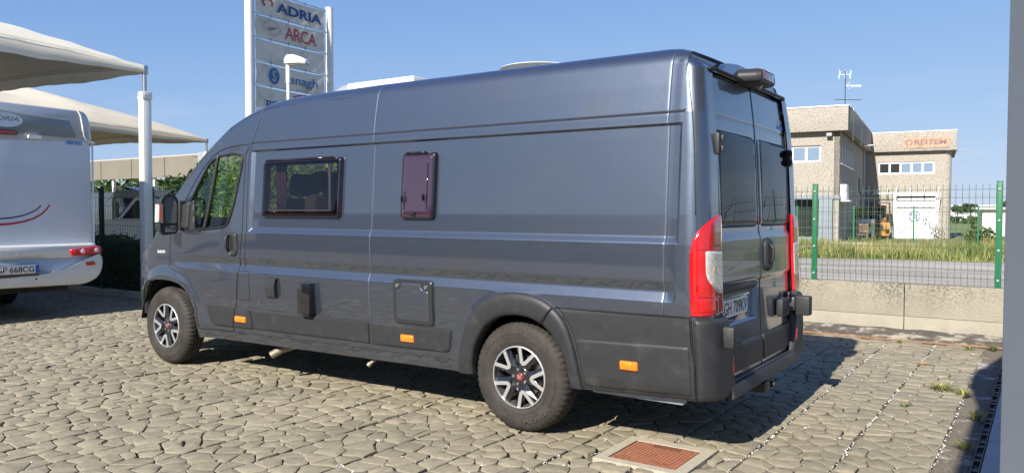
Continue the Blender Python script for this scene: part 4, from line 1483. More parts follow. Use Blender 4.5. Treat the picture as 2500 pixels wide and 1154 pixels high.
def fence_post(x, y, z0, z1, parent, mat_, w=.05, clips=True):
    b2 = MB(); b2.box(x - w / 2, x + w / 2, y - .03, y + .03, z0, z1, .004); b2.box(x - w * .42, x - w * .30, y - .034, y - .028, z0, z1 - .02); b2.box(x + w * .30, x + w * .42, y - .034, y - .028, z0, z1 - .02)
    p = b2.build('post', mat_, parent, 40)
    b3 = MB(); b3.box(x - w / 2 - .004, x + w / 2 + .004, y - .034, y + .034, z1, z1 + .01, .002); b3.build('cap', mat_, p, 40)
    if clips:
        for q in (.08, .36, .64, .93):
            b3 = MB(); b3.box(x - .012, x + .012, y - .042, y - .028, z0 + (z1 - z0) * q - .012, z0 + (z1 - z0) * q + .012, .004); b3.build('clip', GREYPL, p, 40)
    return p


FR = thing('mesh_fence', 'sunlit green wire mesh fence standing on the concrete wall', 'fence', (5.5, 5.80, .63))
px_ = [.70, 2.62, 4.54, 6.46, 8.38]
for x in px_: fence_post(x, 5.80, .62, 1.79, FR, GFEN, .055)
for a, b in zip(px_[:-1], px_[1:]): mesh_panel(a + .03, b - .03, 5.79, .66, 1.74, FR, WIRE, folds=(.10, .93), step=.0620)

# ------------------------------------------------------------------ left fence with hedge and concrete kerb
FLx = [-14.2, -11.7, -9.2, -6.68, -5.13, -2.6, -.1]
FL = thing('mesh_fence', 'dark green wire mesh fence on a low kerb beside the white motorhome', 'fence', (-7, 2.97, 0))
b_ = MB(); b_.box(-15, 0, 2.90, 3.06, -.05, .10, .008); tag(b_.build('concrete_kerb', CONC, None, 40), 'low concrete kerb under the left mesh fence', 'kerb')
for x in FLx: fence_post(x, 2.97, .09 if x != -6.68 else -.04, 1.84, FL, GFEN if x == -5.13 else DGFEN, .065 if x == -6.68 else .055, clips=(x == -5.13))  # the sunlit post gets brighter green: sunlight is put into its colour
for a, b in zip(FLx[:-1], FLx[1:]): mesh_panel(a + .03, b - .03, 2.96, .14, 1.82, FL, DGFEN, folds=(.07, .36, .66, .94), step=.052, r=.0026)


# ------------------------------------------------------------------ foliage
def foliage_mat(name, a, b, tr=.25):
    return mat(name, a, .55, spec=.35, tint=b, trans=tr, noise=(3, .2))


LAUREL = foliage_mat('laurel_leaves', (.075, .16, .02), (.30, .38, .05), .35)
HEDGE = foliage_mat('hedge_leaves', (.030, .065, .015), (.085, .13, .030), .25)
DARKLEAF = foliage_mat('far_leaves', (.025, .050, .018), (.060, .095, .030), .2)
BARK = mat('bark', (.13, .10, .07), .9, noise=(20, .3))


def leaf_cloud(name, sampler, n, size, m, parent=None, seed=3, aspect=.45, clump=.5, up=0.3):
    rs = np.random.RandomState(seed)
    P = sampler(rs, n)
    n = len(P)
    u = rs.normal(size=(n, 3)); u /= np.linalg.norm(u, axis=1)[:, None]
    v = rs.normal(size=(n, 3)); v[:, 2] += up; v -= (v * u).sum(1)[:, None] * u; v /= np.linalg.norm(v, axis=1)[:, None]
    s = size * rs.uniform(.6, 1.3, n)[:, None]
    a = P - u * s; b = P + v * s * aspect; c = P + u * s; d = P - v * s * aspect
    V = np.stack([a, b, c, d], 1).reshape(-1, 3)
    F = np.arange(4 * n).reshape(n, 4)
    ph = rs.uniform(0, 6.28, 3)
    t = .5 + .5 * np.sin(P[:, 0] * 2.3 / clump + ph[0]) * np.sin(P[:, 1] * 2.1 / clump + ph[1]) * np.sin(P[:, 2] * 3.1 / clump + ph[2])
    t = np.clip(t * .6 + rs.uniform(-.1, .5, n), 0, 1)
    return mk(name, V, F, m, parent, None, tint=np.repeat(t, 4))


def blob_sampler(blobs, shell=.72):
    def f(rs, n):
        w_ = np.array([b[3] * b[4] * b[5] for b in blobs]) ** .67; w_ /= w_.sum()
        k = rs.choice(len(blobs), n, p=w_)
        B = np.array(blobs)[k]
        d = rs.normal(size=(n, 3)); d /= np.linalg.norm(d, axis=1)[:, None]
        r = rs.uniform(shell ** 3, 1, n)[:, None] ** (1 / 3)
        lump = 1 + .16 * np.sin(d[:, :1] * 7 + B[:, :1] * 5) * np.sin(d[:, 1:2] * 6 + 2) + .10 * rs.normal(size=(n, 1))
        return B[:, :3] + d * r * lump * B[:, 3:6]
    return f


def box_sampler(x0, x1, y0, y1, z0, z1, rough=.12):
    def f(rs, n):
        P = rs.uniform(size=(n, 3)) * [x1 - x0, y1 - y0, z1 - z0] + [x0, y0, z0]
        k = rs.uniform(size=n)
        zt = z1 + rough * (np.sin(P[:, 0] * 3.1) * .5 + np.sin(P[:, 0] * 7.7 + 1) * .35) + rs.normal(size=n) * rough * .35
        top = k < .3
        P[top, 2] = zt[top] - rs.uniform(0, .10, top.sum())
        fr = (k >= .3) & (k < .85)
        P[fr, 1] = y0 + np.abs(rs.normal(size=fr.sum())) * .08 + .10 * np.sin(P[fr, 0] * 4 + P[fr, 2] * 5) * .5
        return P
    return f


# laurel bushes behind the fence, seen over the bonnet and through the cab
hb = thing('laurel_bush', 'sunlit yellow green laurel bush behind the fence, seen over the van bonnet', 'bush', (-5.0, 4.5, 0))
bl = [(-6.0, 4.35, 1.20, .55, .5, .95), (-5.9, 4.45, 1.15, .62, .5, 1.0), (-5.35, 4.3, 1.25, .6, .5, 1.05), (-4.7, 4.4, 1.30, .6, .5, 1.15), (-4.1, 4.5, 1.35, .6, .5, 1.15), (-3.5, 4.4, 1.25, .6, .5, 1.05), (-2.9, 4.5, 1.1, .6, .5, 1.1), (-2.2, 4.5, 1.2, .6, .5, 1.1)]
leaf_cloud('foliage', blob_sampler(bl, .6), 30000, .050, LAUREL, hb, 5, clump=.35)
b_ = MB()
for i in range(7): b_.tube([(-5.9 + i * .62, 4.5, -.1), (-5.9 + i * .62 + .05, 4.46, .8), (-5.9 + i * .62 - .08, 4.5, 1.7)], .022, 6)
b_.build('stem', BARK, hb, 60)
hg = thing('clipped_hedge', 'low dark green hedge in the shade behind the left fence', 'hedge', (-9, 3.4, 0))
leaf_cloud('foliage', box_sampler(-15, -5.5, 3.15, 3.9, .0, .92), 26000, .035, HEDGE, hg, 8, clump=.4)
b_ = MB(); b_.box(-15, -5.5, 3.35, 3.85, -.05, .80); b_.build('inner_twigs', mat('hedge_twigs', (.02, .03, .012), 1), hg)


# grass strip and weeds
def blades(name, xs, ys, z, h, n, m, label, seed=1, wd=.012, fn=None, lean=.35):
    rs = np.random.RandomState(seed)
    x = rs.uniform(xs[0], xs[1], n); y = rs.uniform(ys[0], ys[1], n)
    cl = np.sin(x * .9) * np.sin(y * 1.3 + x * .4) + .5 * np.sin(x * 3.1 + y * 2)
    keep = rs.uniform(-1.5, 1.2, n) < cl + .6
    if fn is not None: keep &= fn(x, y, rs)
    x, y, cl = x[keep], y[keep], cl[keep]
    n = len(x)
    hh = h * (.30 + .30 * (cl > 0) + .25 * np.sin(x * 1.7 + y) * np.sin(x * .6 - 1) + rs.uniform(0, .75, n) ** 2)
    a = rs.uniform(0, 6.28, n); le = hh * lean * rs.uniform(.2, 1.2, n)
    w_ = wd * rs.uniform(.6, 1.5, n)
    b = rs.uniform(0, 6.28, n)
    dx, dy = np.cos(b) * w_, np.sin(b) * w_
    zb = np.full(n, z)
    V = np.stack([np.stack([x - dx, y - dy, zb], -1), np.stack([x + dx, y + dy, zb], -1),
                  np.stack([x + dx * .7 + np.cos(a) * le * .4, y + dy * .7 + np.sin(a) * le * .4, zb + hh * .6], -1),
                  np.stack([x - dx * .7 + np.cos(a) * le * .4, y - dy * .7 + np.sin(a) * le * .4, zb + hh * .6], -1),
                  np.stack([x + np.cos(a) * le, y + np.sin(a) * le, zb + hh], -1)], 1)
    F = []
    idx = np.arange(n) * 5
    q = np.stack([idx, idx + 1, idx + 2, idx + 3], -1).tolist(); t3 = np.stack([idx + 3, idx + 2, idx + 4], -1).tolist()
    t = np.clip(.5 + .5 * np.sin(x * .7 + 1) * np.cos(y * .6) + rs.uniform(-.3, .3, n), 0, 1)
    o = mk(name, V.reshape(-1, 3), q + t3, m, None, None, tint=np.repeat(t, 5))
    return tag(o, label, 'grass', kind='stuff')


GRASS = foliage_mat('dry_grass', (.13, .19, .04), (.46, .39, .17), .3)
GRASS2 = foliage_mat('green_weeds', (.07, .14, .02), (.26, .27, .08), .3)


def tuft(name, label, x, y, n, h, rad, m, cat='weed', lean=.8, seed=0, z=-.01):
    rs = np.random.RandomState(seed + 40)
    V, F, T = [], [], []
    for i in range(n):
        a = rs.uniform(0, 6.28); r0 = rs.uniform(0, rad * .35); L = h * rs.uniform(.5, 1.1); ln = rad * rs.uniform(.2, 1.2) * lean
        bx, by = x + math.cos(a) * r0, y + math.sin(a) * r0
        k = len(V); w2 = .0025 + .002 * rs.uniform(); sx, sy = -math.sin(a) * w2, math.cos(a) * w2
        V += [(bx - sx, by - sy, z), (bx + sx, by + sy, z), (bx + math.cos(a) * ln * .5 + sx, by + math.sin(a) * ln * .5 + sy, z + L * .8), (bx + math.cos(a) * ln * .5 - sx, by + math.sin(a) * ln * .5 - sy, z + L * .8), (bx + math.cos(a) * ln * 1.2, by + math.sin(a) * ln * 1.2, z + L * .75)]
        F += [(k, k + 1, k + 2, k + 3), (k + 3, k + 2, k + 4)]
        T += [rs.uniform(0, 1)] * 5
    return tag(mk(name, V, F, m, None, None, tint=T), label, cat)


tuft('weed', 'largest straw coloured weed tuft, in the paving beside the edge of the shadow', 6.20, 3.05, 150, .07, .13, GRASS, seed=1)
tuft('weed', 'dry weed tuft inside the shadow near the drain, behind the largest tuft', 6.36, 2.95, 70, .07, .10, GRASS, seed=2)
tuft('weed', 'small reddish dry weed tuft in the white chipping joint near the wall', 5.93, 4.15, 60, .035, .09, mat('red_grass', (.30, .14, .06), .8, tint=(.42, .34, .14)), seed=3)
tuft('weed', 'bright green weed at the foot of the wall beside the grey pillar', 6.44, 5.52, 60, .06, .07, GRASS2, seed=4)
tuft('weed', 'tiny green weed at the wall foot in the middle of the paving', 5.55, 5.42, 26, .05, .05, GRASS2, seed=5)
tuft('weed', 'flat green weed low in the paving right of the manhole', 6.02, 2.3, 30, .03, .07, GRASS2, seed=6)
tuft('weed', 'dry grass growing out of the drain channel', 6.50, 2.2, 60, .07, .10, GRASS, seed=7)
tuft('weed', 'faint weed next to the drain near the bottom of the view', 6.50, 1.35, 50, .06, .09, GRASS, seed=8)
tuft('weed', 'green weed just left of the bright one under the wall', 6.24, 5.32, 30, .05, .06, GRASS2, seed=9)

# ------------------------------------------------------------------ tensile canopies (left)
FAB = mat('canopy_fabric', (.60, .545, .43), .75, spec=.2, noise=(1.3, .06), trans=.10)
FABW = mat('canopy_fabric_pale', (.70, .66, .55), .75, spec=.2, noise=(1.3, .05), trans=.10)
POSTW = mat('post_white', (.78, .78, .74), .4, coat=.2, noise=(4, .04))


def canopy(name, label, x0, x1, y0, y1, zc, rise_x, rise_y, peaks, m, posts, group='cream canopies over the parking bays', n=44, inx=.35, iny=.35, ph=.0):
    cx, cy = (x0 + x1) / 2, (y0 + y1) / 2
    T = thing(name, label, 'canopy', (x1, y1, 0), 0, group)
    u = np.linspace(-1, 1, n)
    U, W_ = np.meshgrid(u, u, indexing='ij')
    X = cx + U * (x1 - x0) / 2 - U * inx * (1 - W_ ** 2)
    Y = cy + W_ * (y1 - y0) / 2 - W_ * iny * (1 - U ** 2)
    Z = zc + rise_y * (1 - W_ ** 2) * (U ** 2) + rise_x * (1 - U ** 2) * (W_ ** 2)
    e = np.minimum(1 - np.abs(U), 1 - np.abs(W_))
    hgt = np.zeros_like(Z)
    for (pu, pv, hh) in peaks:
        ru = np.where(U < pu, (U + 1) / (pu + 1), (1 - U) / (1 - pu))
        rv = np.where(W_ < pv, (W_ + 1) / (pv + 1), (1 - W_) / (1 - pv))
        hgt = np.maximum(hgt, hh * (ru * rv) ** .5)
    mid = (rise_x + rise_y) * .5
    Z = zc + (rise_y * (1 - W_ ** 2) * np.abs(U) ** 3 + rise_x * (1 - U ** 2) * np.abs(W_) ** 3) + hgt + mid * (1 - np.maximum(np.abs(U), np.abs(W_))) 
    Z += .018 * np.sin(U * 23 + W_ * 9) * e + .03 * np.sin((U + W_) * 31) * np.exp(-((e - .12) / .1) ** 2) * .4
    P = np.stack([X, Y, Z], -1).reshape(-1, 3)
    ii = np.arange(n * n).reshape(n, n)
    F = np.stack([ii[:-1, :-1].ravel(), ii[1:, :-1].ravel(), ii[1:, 1:].ravel(), ii[:-1, 1:].ravel()], -1)
    P2 = P - [0, 0, .012]
    bd = np.concatenate([ii[0], ii[1:, -1], ii[-1, :-1][::-1], ii[1:-1, 0][::-1]])
    N = n * n
    F3 = np.stack([bd, np.roll(bd, -1), np.roll(bd, -1) + N, bd + N], -1)
    mk('fabric_roof', np.vstack([P, P2]), np.vstack([F, F[:, ::-1] + N, F3]), m, T, 35)
    b2 = MB()
    for a in (ii[0], ii[-1], ii[:, 0], ii[:, -1]): b2.tube([tuple(P[k] - [0, 0, .02]) for k in a], .028, 6)
    b2.build('edge_hem', m, T, 60)
    loop = np.concatenate([ii[0], ii[1:, -1], ii[-1, :-1][::-1], ii[1:-1, 0][::-1]])
    E_ = P[loop]; nE = len(loop)
    cor = np.min([np.hypot(E_[:, 0] - a, E_[:, 1] - b) for a in (x0, x1) for b in (y0, y1)], axis=0)
    drop = .10 + .13 * np.clip(cor / 1.6, 0, 1)
    ctr = np.array([cx, cy]); dirn = E_[:, :2] - ctr; dirn /= np.linalg.norm(dirn, axis=1)[:, None]
    rows_ = []
    for t, o_ in ((0, 0), (.35, .035), (.75, .045), (1, .02)):
        q_ = E_.copy(); q_[:, :2] += dirn * o_; q_[:, 2] += .03 - (drop + .03) * t + .006 * np.sin(np.arange(nE) * 1.9) * t; rows_.append(q_)
    rows_ = np.array(rows_); jj = np.arange(4 * nE).reshape(4, nE)
    Fs = np.stack([jj[:-1].ravel(), np.roll(jj, -1, 1)[:-1].ravel(), np.roll(jj, -1, 1)[1:].ravel(), jj[1:].ravel()], -1)
    mk('edge_skirt', rows_.reshape(-1, 3), Fs, m, T, 60)
    for (px, py) in posts:
        b3 = MB(); b3.box(px - .072, px + .072, py - .072, py + .072, -.05, zc - .52, .012); p = b3.build('post', POSTW, T, 40)
        b3 = MB(); b3.box(px - .082, px + .082, py - .082, py + .082, zc - .52, zc - .40, .012); b3.build('post_head', POSTW, p, 40)
        b3 = MB()
        for dx in (-.03, .03): b3.cyl((px + .08, py + dx, zc - .46), (px + .093, py + dx, zc - .46), .012, n=8)
        for dx in (-.03, .03): b3.cyl((px + dx, py - .08, zc - .46), (px + dx, py - .093, zc - .46), .012, n=8)
        b3.build('bolt', STEEL, p, 40)
        b3 = MB(); b3.cyl((px, py, zc - .41), (px, py, zc - .07), .034, n=12); b3.box(px - .035, px + .05, py - .035, py + .035, zc - .12, zc + .02, .012); b3.build('corner_bracket', STEEL, p, 40)
        b3 = MB(); b3.box(px - .10, px + .10, py - .10, py + .10, -.03, .012, .003); b3.build('base_plate', STEEL, p, 40)
    return T


canopy('shade_canopy', 'nearest cream fabric canopy, its white corner post beside the van bonnet', -15.3, -5.13, -4.3, 2.87, 3.76, .20, .20, [(.0, .0, 1.40)], FABW, [(-5.13, 2.87), (-15.3, 2.87), (-15.3, -4.3), (-5.13, -4.3)], inx=.25, iny=.22)
canopy('shade_canopy', 'second cream fabric canopy behind the white motorhome, farther back', -26, -15.2, 1.2, 10.85, 3.72, .30, .25, [(-.0, .30, 1.55), (.0, -.4, 1.65)], FAB, [(-15.2, 10.85), (-26, 10.85), (-15.2, 1.2)], inx=.3, iny=.3)

# far long awning with a deep valance
AW = thing('long_awning', 'long beige awning with a deep valance in the distance behind the fence', 'awning', (-28, 16, 0))
FABD = mat('awning_fabric', (.185, .165, .13), .8, noise=(.8, .10), trans=.05)
b_ = MB(); b_.box(-48, -19.5, 16, 16.05, 2.95, 3.86); b_.build('valance', FABD, AW)
for k in range(11):
    b_ = MB(); b_.cyl((-47.5 + k * 2.7, 15.985, 2.95), (-47.5 + k * 2.7, 15.985, 3.86), .02, n=6); b_.build('seam_rib', FABD, AW)
b_ = MB(); b_.prism([(16.05, 3.86), (19.2, 4.3), (22.5, 3.86), (22.5, 3.80), (19.2, 4.24), (16.05, 3.80)], lambda y, z: (-48, y, z), lambda y, z: (-19.5, y, z)); b_.build('fabric_roof', FAB, AW)
for k in range(9):
    b_ = MB(); b_.box(-48 + k * 3.5, -47.88 + k * 3.5, 16.1, 16.22, 0, 3.7); b_.build('post', POSTW, AW)
b_ = MB(); b_.box(-20.4, -19.5, 14.0, 14.15, 3.22, 3.72, .02); b_.cyl((-19.95, 14.2, -.1), (-19.95, 14.2, 3.7), .05); tag(b_.build('box_sign', GREYPL, None, 40), 'small plain grey box sign on a pole beside the far awning', 'sign')


# ------------------------------------------------------------------ motorhomes
MHW = mat('motorhome_white', (.56, .60, .66), .30, coat=.6, noise=(2, .03))
MHC = mat('motorhome_cream', (.66, .66, .62), .30, coat=.5)
MHG = mat('motorhome_grey_panel', (.19, .215, .225), .35, coat=.4)
MHS = mat('motorhome_silver', (.42, .46, .52), .3, .2, coat=.6)
NAVY = mat('navy_stripe', (.02, .035, .09), .4)
CRIM = mat('crimson_stripe', (.36, .02, .03), .35)


def strip(name, pts, w0, fn, m, parent, taper=None):
    V, F = [], []
    n = len(pts)
    for i, p in enumerate(pts):
        a = Vector(pts[max(i - 1, 0)]); c = Vector(pts[min(i + 1, n - 1)]); d = (c - a).normalized(); nn = Vector((-d.y, d.x))
        w_ = w0 * (taper(i / (n - 1)) if taper else 1) / 2
        V += [tuple(fn(*(Vector(p) + nn * w_))), tuple(fn(*(Vector(p) - nn * w_)))]
    for i in range(n - 1): F.append((2 * i, 2 * i + 1, 2 * i + 3, 2 * i + 2))
    return mk(name, V, F, m, parent)


def tail_panel(name, poly, x0, x1, m, parent, bev=.02, smooth=50):
    """rear wall panel: outline in (y, z), from x0 forward to x1 outside with eased edge"""
    b2 = MB()
    n = len(poly)
    cy = sum(p[0] for p in poly) / n; cz = sum(p[1] for p in poly) / n
    def ins(y, z, k):
        d = math.hypot(y - cy, z - cz); f = 1 - k / d
        return cy + (y - cy) * f, cz + (z - cz) * f
    V = [(x0, *p) for p in poly] + [(x1 - bev, *p) for p in poly] + [(x1 - bev * .3, *ins(*p, bev * .35)) for p in poly] + [(x1, *ins(*p, bev)) for p in poly]
    F = []
    for r_ in range(3):
        for i in range(n): F.append((r_ * n + i, r_ * n + (i + 1) % n, (r_ + 1) * n + (i + 1) % n, (r_ + 1) * n + i))
    F.append(tuple(3 * n + i for i in range(n)))
    b2.add(V, F)
    return b2.build(name, m, parent, smooth)


X = -4.26
MO = thing('motorhome', 'white motorhome at the left edge, seen from the back, with red tail lamps', 'motorhome', (-7.5, .42, 0))
yl, yr = -.74, 1.575
tail_panel('rear_wall', rounded([(yl, .95), (yr, .95), (yr - .02, 2.5), (yr - .07, 2.83), (yl + .07, 2.86), (yl, 2.5)], [.01, .01, .2, .10, .10, .2], 5), -10.5, X, MHW, MO, .05)
tail_panel('roof_cap', rounded([(yl - .005, 2.30), (yr + .008, 2.42), (yr - .015, 2.70), (yr - .085, 2.845), (yl + .07, 2.875), (yl - .01, 2.6)], [.01, .02, .1, .10, .10, .1], 5), -6.0, X + .010, MHS, MO, .06)
tail_panel('grey_panel', rounded([(.2, 2.77), (1.24, 2.70), (1.335, 2.50), (1.345, 2.455), (.2, 2.47)], .03), X, X + .024, MHG, MO, .008)
# white bead round the roof corner
b_ = MB(); b_.tube([(X + .012, y, z) for y, z in ((1.37, 2.845), (1.405, 2.78), (1.43, 2.64), (1.445, 2.50), (1.475, 2.44), (1.53, 2.415), (1.57, 2.412), (1.585, 2.40))], .013, 8); b_.build('corner_bead', WHITEPL, MO, 60)
b_ = MB(); b_.tube([(X - .02, yr + .003, z) for z in (.97, 1.6, 2.2, 2.40)], .014, 8); b_.build('edge_trim', WHITEPL, MO, 60)
b_ = MB(); b_.prism(rounded([(.30, 2.50), (.58, 2.49), (.58, 2.44), (.30, 2.44)], .012), lambda y, z: (X, y, z), lambda y, z: (X + .035, y, z)); rc_ = b_.build('brake_lamp_housing', DASH, MO, 40)
b_ = MB(); b_.box(X + .033, X + .04, .30, .565, 2.448, 2.480, .003); b_.build('brake_lamp_lens', REDLENS, rc_, 40)
b_ = MB(); b_.prism(rounded([(.71, 2.455), (.87, 2.452), (.875, 2.405), (.705, 2.405)], .02), lambda y, z: (X, y, z), lambda y, z: (X + .06, y, z)); b_.build('reversing_camera', WHITEPL, MO, 40)
# roundel and stripes
b_ = MB(); V, F = ring((.0, .0), (.215, .095), lambda u, v: (X + .0255, .44 + u, 2.63 + v), 40); b_.add(V, F); ro = b_.build('roundel', MHW, MO)
b_ = MB(); b_.add(*ring((.215, .095), (.222, .102), lambda u, v: (X + .0265, .44 + u, 2.63 + v), 40)); b_.build('roundel_ring', MHG, ro)
lettering('maker_name', 'ADRIA', .36, .060, lambda u, v: (X + .0275, .43 + u, 2.645 + v), MHG, ro, shear=.25, bold=.02)
lettering('dealer_sticker', 'CAMPER', .155, .035, lambda u, v: (X + .012, 1.285 + u, 2.442 + v), WHITEINK, MO, bold=.02)
lettering('dealer_sticker', 'GIRA SOLE', .215, .048, lambda u, v: (X + .012, 1.315 + u, 2.392 + v), SKYINK, MO, bold=.04)
pts = [(-.6, 1.27), (0.0, 1.262), (.3, 1.27), (.5, 1.282), (.66, 1.31), (.78, 1.35), (.88, 1.41), (.945, 1.475), (.985, 1.535)]
strip('crimson_stripe', pts, .034, lambda y, z: (X + .0012, y, z), CRIM, MO, lambda t: 1.0 - .45 * t)
pts = [(-.6, 1.35), (0.0, 1.340), (.3, 1.345), (.5, 1.358), (.63, 1.385), (.73, 1.42), (.82, 1.468), (.875, 1.525)]
strip('navy_stripe', pts, .022, lambda y, z: (X + .0014, y, z), NAVY, MO, lambda t: 1.0 - .3 * t)
# bumper
tail_panel('bumper_top', rounded([(yl, 1.00), (yr - .01, 1.00), (yr + .02, .93), (yr, .86), (1.30, .815), (.9, .80), (yl, .80)], [.01, .05, .06, .06, .1, .1, .01], 5), -6, X + .14, MHC, MO, .09)
tail_panel('bumper_lower', rounded([(yl, .47), (1.38, .435), (1.56, .52), (1.625, .66), (1.625, .80), (1.58, .86), (1.42, .80), (1.10, .655), (.9, .60), (.3, .585), (yl, .585)], [.01, .1, .1, .1, .05, .03, .1, .1, .1, .1, .01], 5), -6, X + .17, MHC, MO, .05)
tail_panel('bumper_recess', rounded([(yl, .56), (1.5, .56), (1.56, .84), (1.40, .90), (.95, .90), (yl, .88)], .03), -6, X + .09, MHS, MO, .03)
lettering('bumper_name', 'ADRIA', .86, .07, lambda u, v: (X + .142, .30 + u, .90 + v), MHC, MO, bold=.02, spacing=1.1)
lm = tail_panel('tail_lamp', rounded([(1.17, .925), (1.55, .965), (1.60, .94), (1.60, .855), (1.20, .828), (1.175, .86)], .02), X, X + .165, REDLENS, MO, .015)
for yy, mm in ((1.245, REDDARK), (1.335, CLEAR), (1.425, REDDARK), (1.525, CLEAR)):
    b_ = MB(); b_.lathe([(0, .010), (.026, .008), (.036, 0)], (X + .163, yy, .893 + (yy - 1.3) * .06), 'X', 20); b_.build('round_lamp', mm, lm, 60)
b_ = MB(); b_.prism(rounded([(1.36, .745), (1.48, .755), (1.50, .70), (1.375, .692)], .01), lambda y, z: (X + .15, y, z), lambda y, z: (X + .176, y, z)); b_.build('reflector', REDDARK, MO, 40)
pm = tail_panel('number_plate', rounded([(.22, .635), (.745, .635), (.745, .745), (.22, .745)], .006), X + .09, X + .18, PLATEW, MO, .003)
b_ = MB(); b_.box(X + .179, X + .1812, .707, .744, .637, .743); b_.build('plate_band', PLATEB, pm)
b_ = MB(); b_.box(X + .10, X + .176, .21, .757, .598, .753, .004); b_.build('plate_holder', GLOSSBLK, pm, 40)
lettering('plate_number', 'GP·668CG', .45, .078, lambda u, v: (X + .1816, .468 + u, .691 + v), INK, pm, bold=.012)
b_ = MB(); b_.cyl((X + .165, .72, .555), (X + .176, .72, .555), .012, n=12); b_.build('parking_sensor', DASH, MO, 40)
b_ = MB(); b_.box(-10, X - .3, -.5, 1.35, .34, .50); b_.build('chassis', DARKRUB, MO)
for xx in (-6.62, -9.9):
    for yy in (1.38, -.62):
        b_ = MB(); b_.lathe([(.19, .02), (.2, .0), (.30, .0), (.335, .03), (.34, .10), (.34, .17), (.30, .2), (.2, .2), (.05, .15), (.05, .04), (.19, .02)], (xx, yy - .10, .34), 'Y', 40); b_.build('wheel', TYRE, MO, 40)
b_ = MB(); b_.prism(rounded([(-12.3, .45), (-10.4, .45), (-10.4, 2.3), (-11.2, 2.1), (-11.7, 1.35), (-12.4, 1.0)], .1), lambda x, z: (x, -.55, z), lambda x, z: (x, 1.35, z)); b_.build('cab', MHC, MO, 30)


def far_motorhome(x, y, rz, label, hgt=2.75, col=None):
    T = thing('motorhome', label, 'motorhome', (x, y, 0), rz, 'motorhomes parked behind the fence')
    c = col or MHC
    b2 = MB(); b2.prism(rounded([(-3.4, .45), (1.8, .45), (1.8, 1.9), (2.5, 2.25), (2.4, hgt - .05), (-3.4, hgt)], [.05, .05, .05, .15, .2, .15]), lambda a, z: (a, -1.12, z), lambda a, z: (a, 1.12, z)); b2.build('body', c, T, 30, local=True)
    b2 = MB(); b2.prism(rounded([(1.7, .40), (3.55, .38), (3.6, .75), (3.35, 1.08), (2.75, 1.20), (2.15, 1.93), (1.7, 1.95)], [.02, .1, .1, .1, .1, .1, .02]), lambda a, z: (a, -.98, z), lambda a, z: (a, .98, z)); cb = b2.build('cab', c, T, 30, local=True)
    b2 = MB(); b2.prism([(2.80, 1.22), (2.20, 1.88), (2.23, 1.91), (2.84, 1.24)], lambda a, z: (a, -.85, z), lambda a, z: (a, .85, z)); b2.build('windscreen', GLOSSBLK, cb, local=True)
    for s in (-1, 1):
        b2 = MB(); b2.prism([(1.85, 1.2), (2.62, 1.2), (2.15, 1.78), (1.85, 1.78)], lambda a, z: (a, s * .975, z), lambda a, z: (a, s * .99, z)); b2.build('side_window', GLOSSBLK, cb, local=True)
        b2 = MB(); b2.prism(rounded([(-2.2, 1.45), (-1.2, 1.45), (-1.2, 1.95), (-2.2, 1.95)], .06), lambda a, z: (a, s * 1.11, z), lambda a, z: (a, s * 1.135, z)); b2.build('living_window', GLOSSBLK, T, 40, local=True)
        b2 = MB(); b2.prism([(-3.3, .75), (1.7, .75), (1.7, .86), (-3.3, .95)], lambda a, z: (a, s * 1.115, z), lambda a, z: (a, s * 1.125, z)); b2.build('stripe', MHG, T, 40, local=True)
        b2 = MB(); b2.prism(rounded([(3.2, .85), (3.52, .80), (3.45, .98), (3.15, 1.05)], .03), lambda a, z: (a + .02, s * .62, z), lambda a, z: (a + .02, s * .97, z)); b2.build('headlamp', CLEAR, cb, 40, local=True)
        for xx in (2.85, -1.6):
            b2 = MB(); b2.lathe([(.05, .03), (.19, .02), (.2, .0), (.30, .0), (.335, .03), (.34, .10), (.34, .2), (0, .2)], (xx, 0, .34), 'Y', 28); b2.V = [(a, (b - .0) * -s + s * 1.0, z) for a, b, z in b2.V]; b2.build('wheel', TYRE, T, 40, local=True)
    return T


far_motorhome(-15.95, 11.66, R(214), 'pale motorhome facing left behind the left fence', 2.15, MHC)
far_motorhome(-23.5, 13.0, R(-14), 'cream motorhome farther back behind the left fence', 2.2)
# a short row of low vegetation in front of them, in the sun
blades('lawn_grass', (-16, -6), (4.1, 9), -.06, .10, 9000, GRASS2, 'short sunlit lawn grass behind the left fence', 4, .006)

fhl = thing('tree_line', 'soft grey green line of far trees under the long awning', 'trees', (-45, 42, 0))
leaf_cloud('foliage', lambda rs, n: np.stack([rs.uniform(-118, -42, n), 46 + rs.normal(size=n) * 1.2, np.abs(rs.uniform(0, 1, n)) * (4.6 + .8 * np.sin(rs.uniform(0, 6, n)))], -1), 9000, .6, HEDGE, fhl, 19)
fhl['kind'] = 'stuff'

# ------------------------------------------------------------------ banner sign tower and street lamp
PA, PB = Vector((-12.63, 10.55, 0)), Vector((-12.89, 13.92, 0))
SG = thing('banner_sign', 'tall sign of stacked cloth banners between two white poles, ADRIA on the top one', 'sign', tuple(PA), 0)
PW = mat('sign_pole_white', (.66, .67, .66), .4, noise=(3, .05), dirt=((.4, .36, .3), 5, .62, .8))
BAN = mat('banner_cloth', (.60, .59, .54), .85, noise=(2.0, .08), trans=.35, dirt=((.36, .34, .30), 1.6, .5, .75))
for p in (PA, PB):
    b_ = MB(); b_.cyl((p.x, p.y, -.3), (p.x, p.y, 8.15), .125, n=24); b_.cyl((p.x, p.y, 8.15), (p.x, p.y, 8.18), .13, n=24); b_.build('pole', PW, SG, 40)
dv = (PB - PA); Ls = dv.length; dv.normalize()
nrm = Vector((dv.y, -dv.x, 0))          # faces the camera side
if nrm.dot(CAM - PA) < 0: nrm = -nrm


def bp(u, z, o=0.0):
    p = PA + dv * u + nrm * o
    return Vector((p.x, p.y, z))


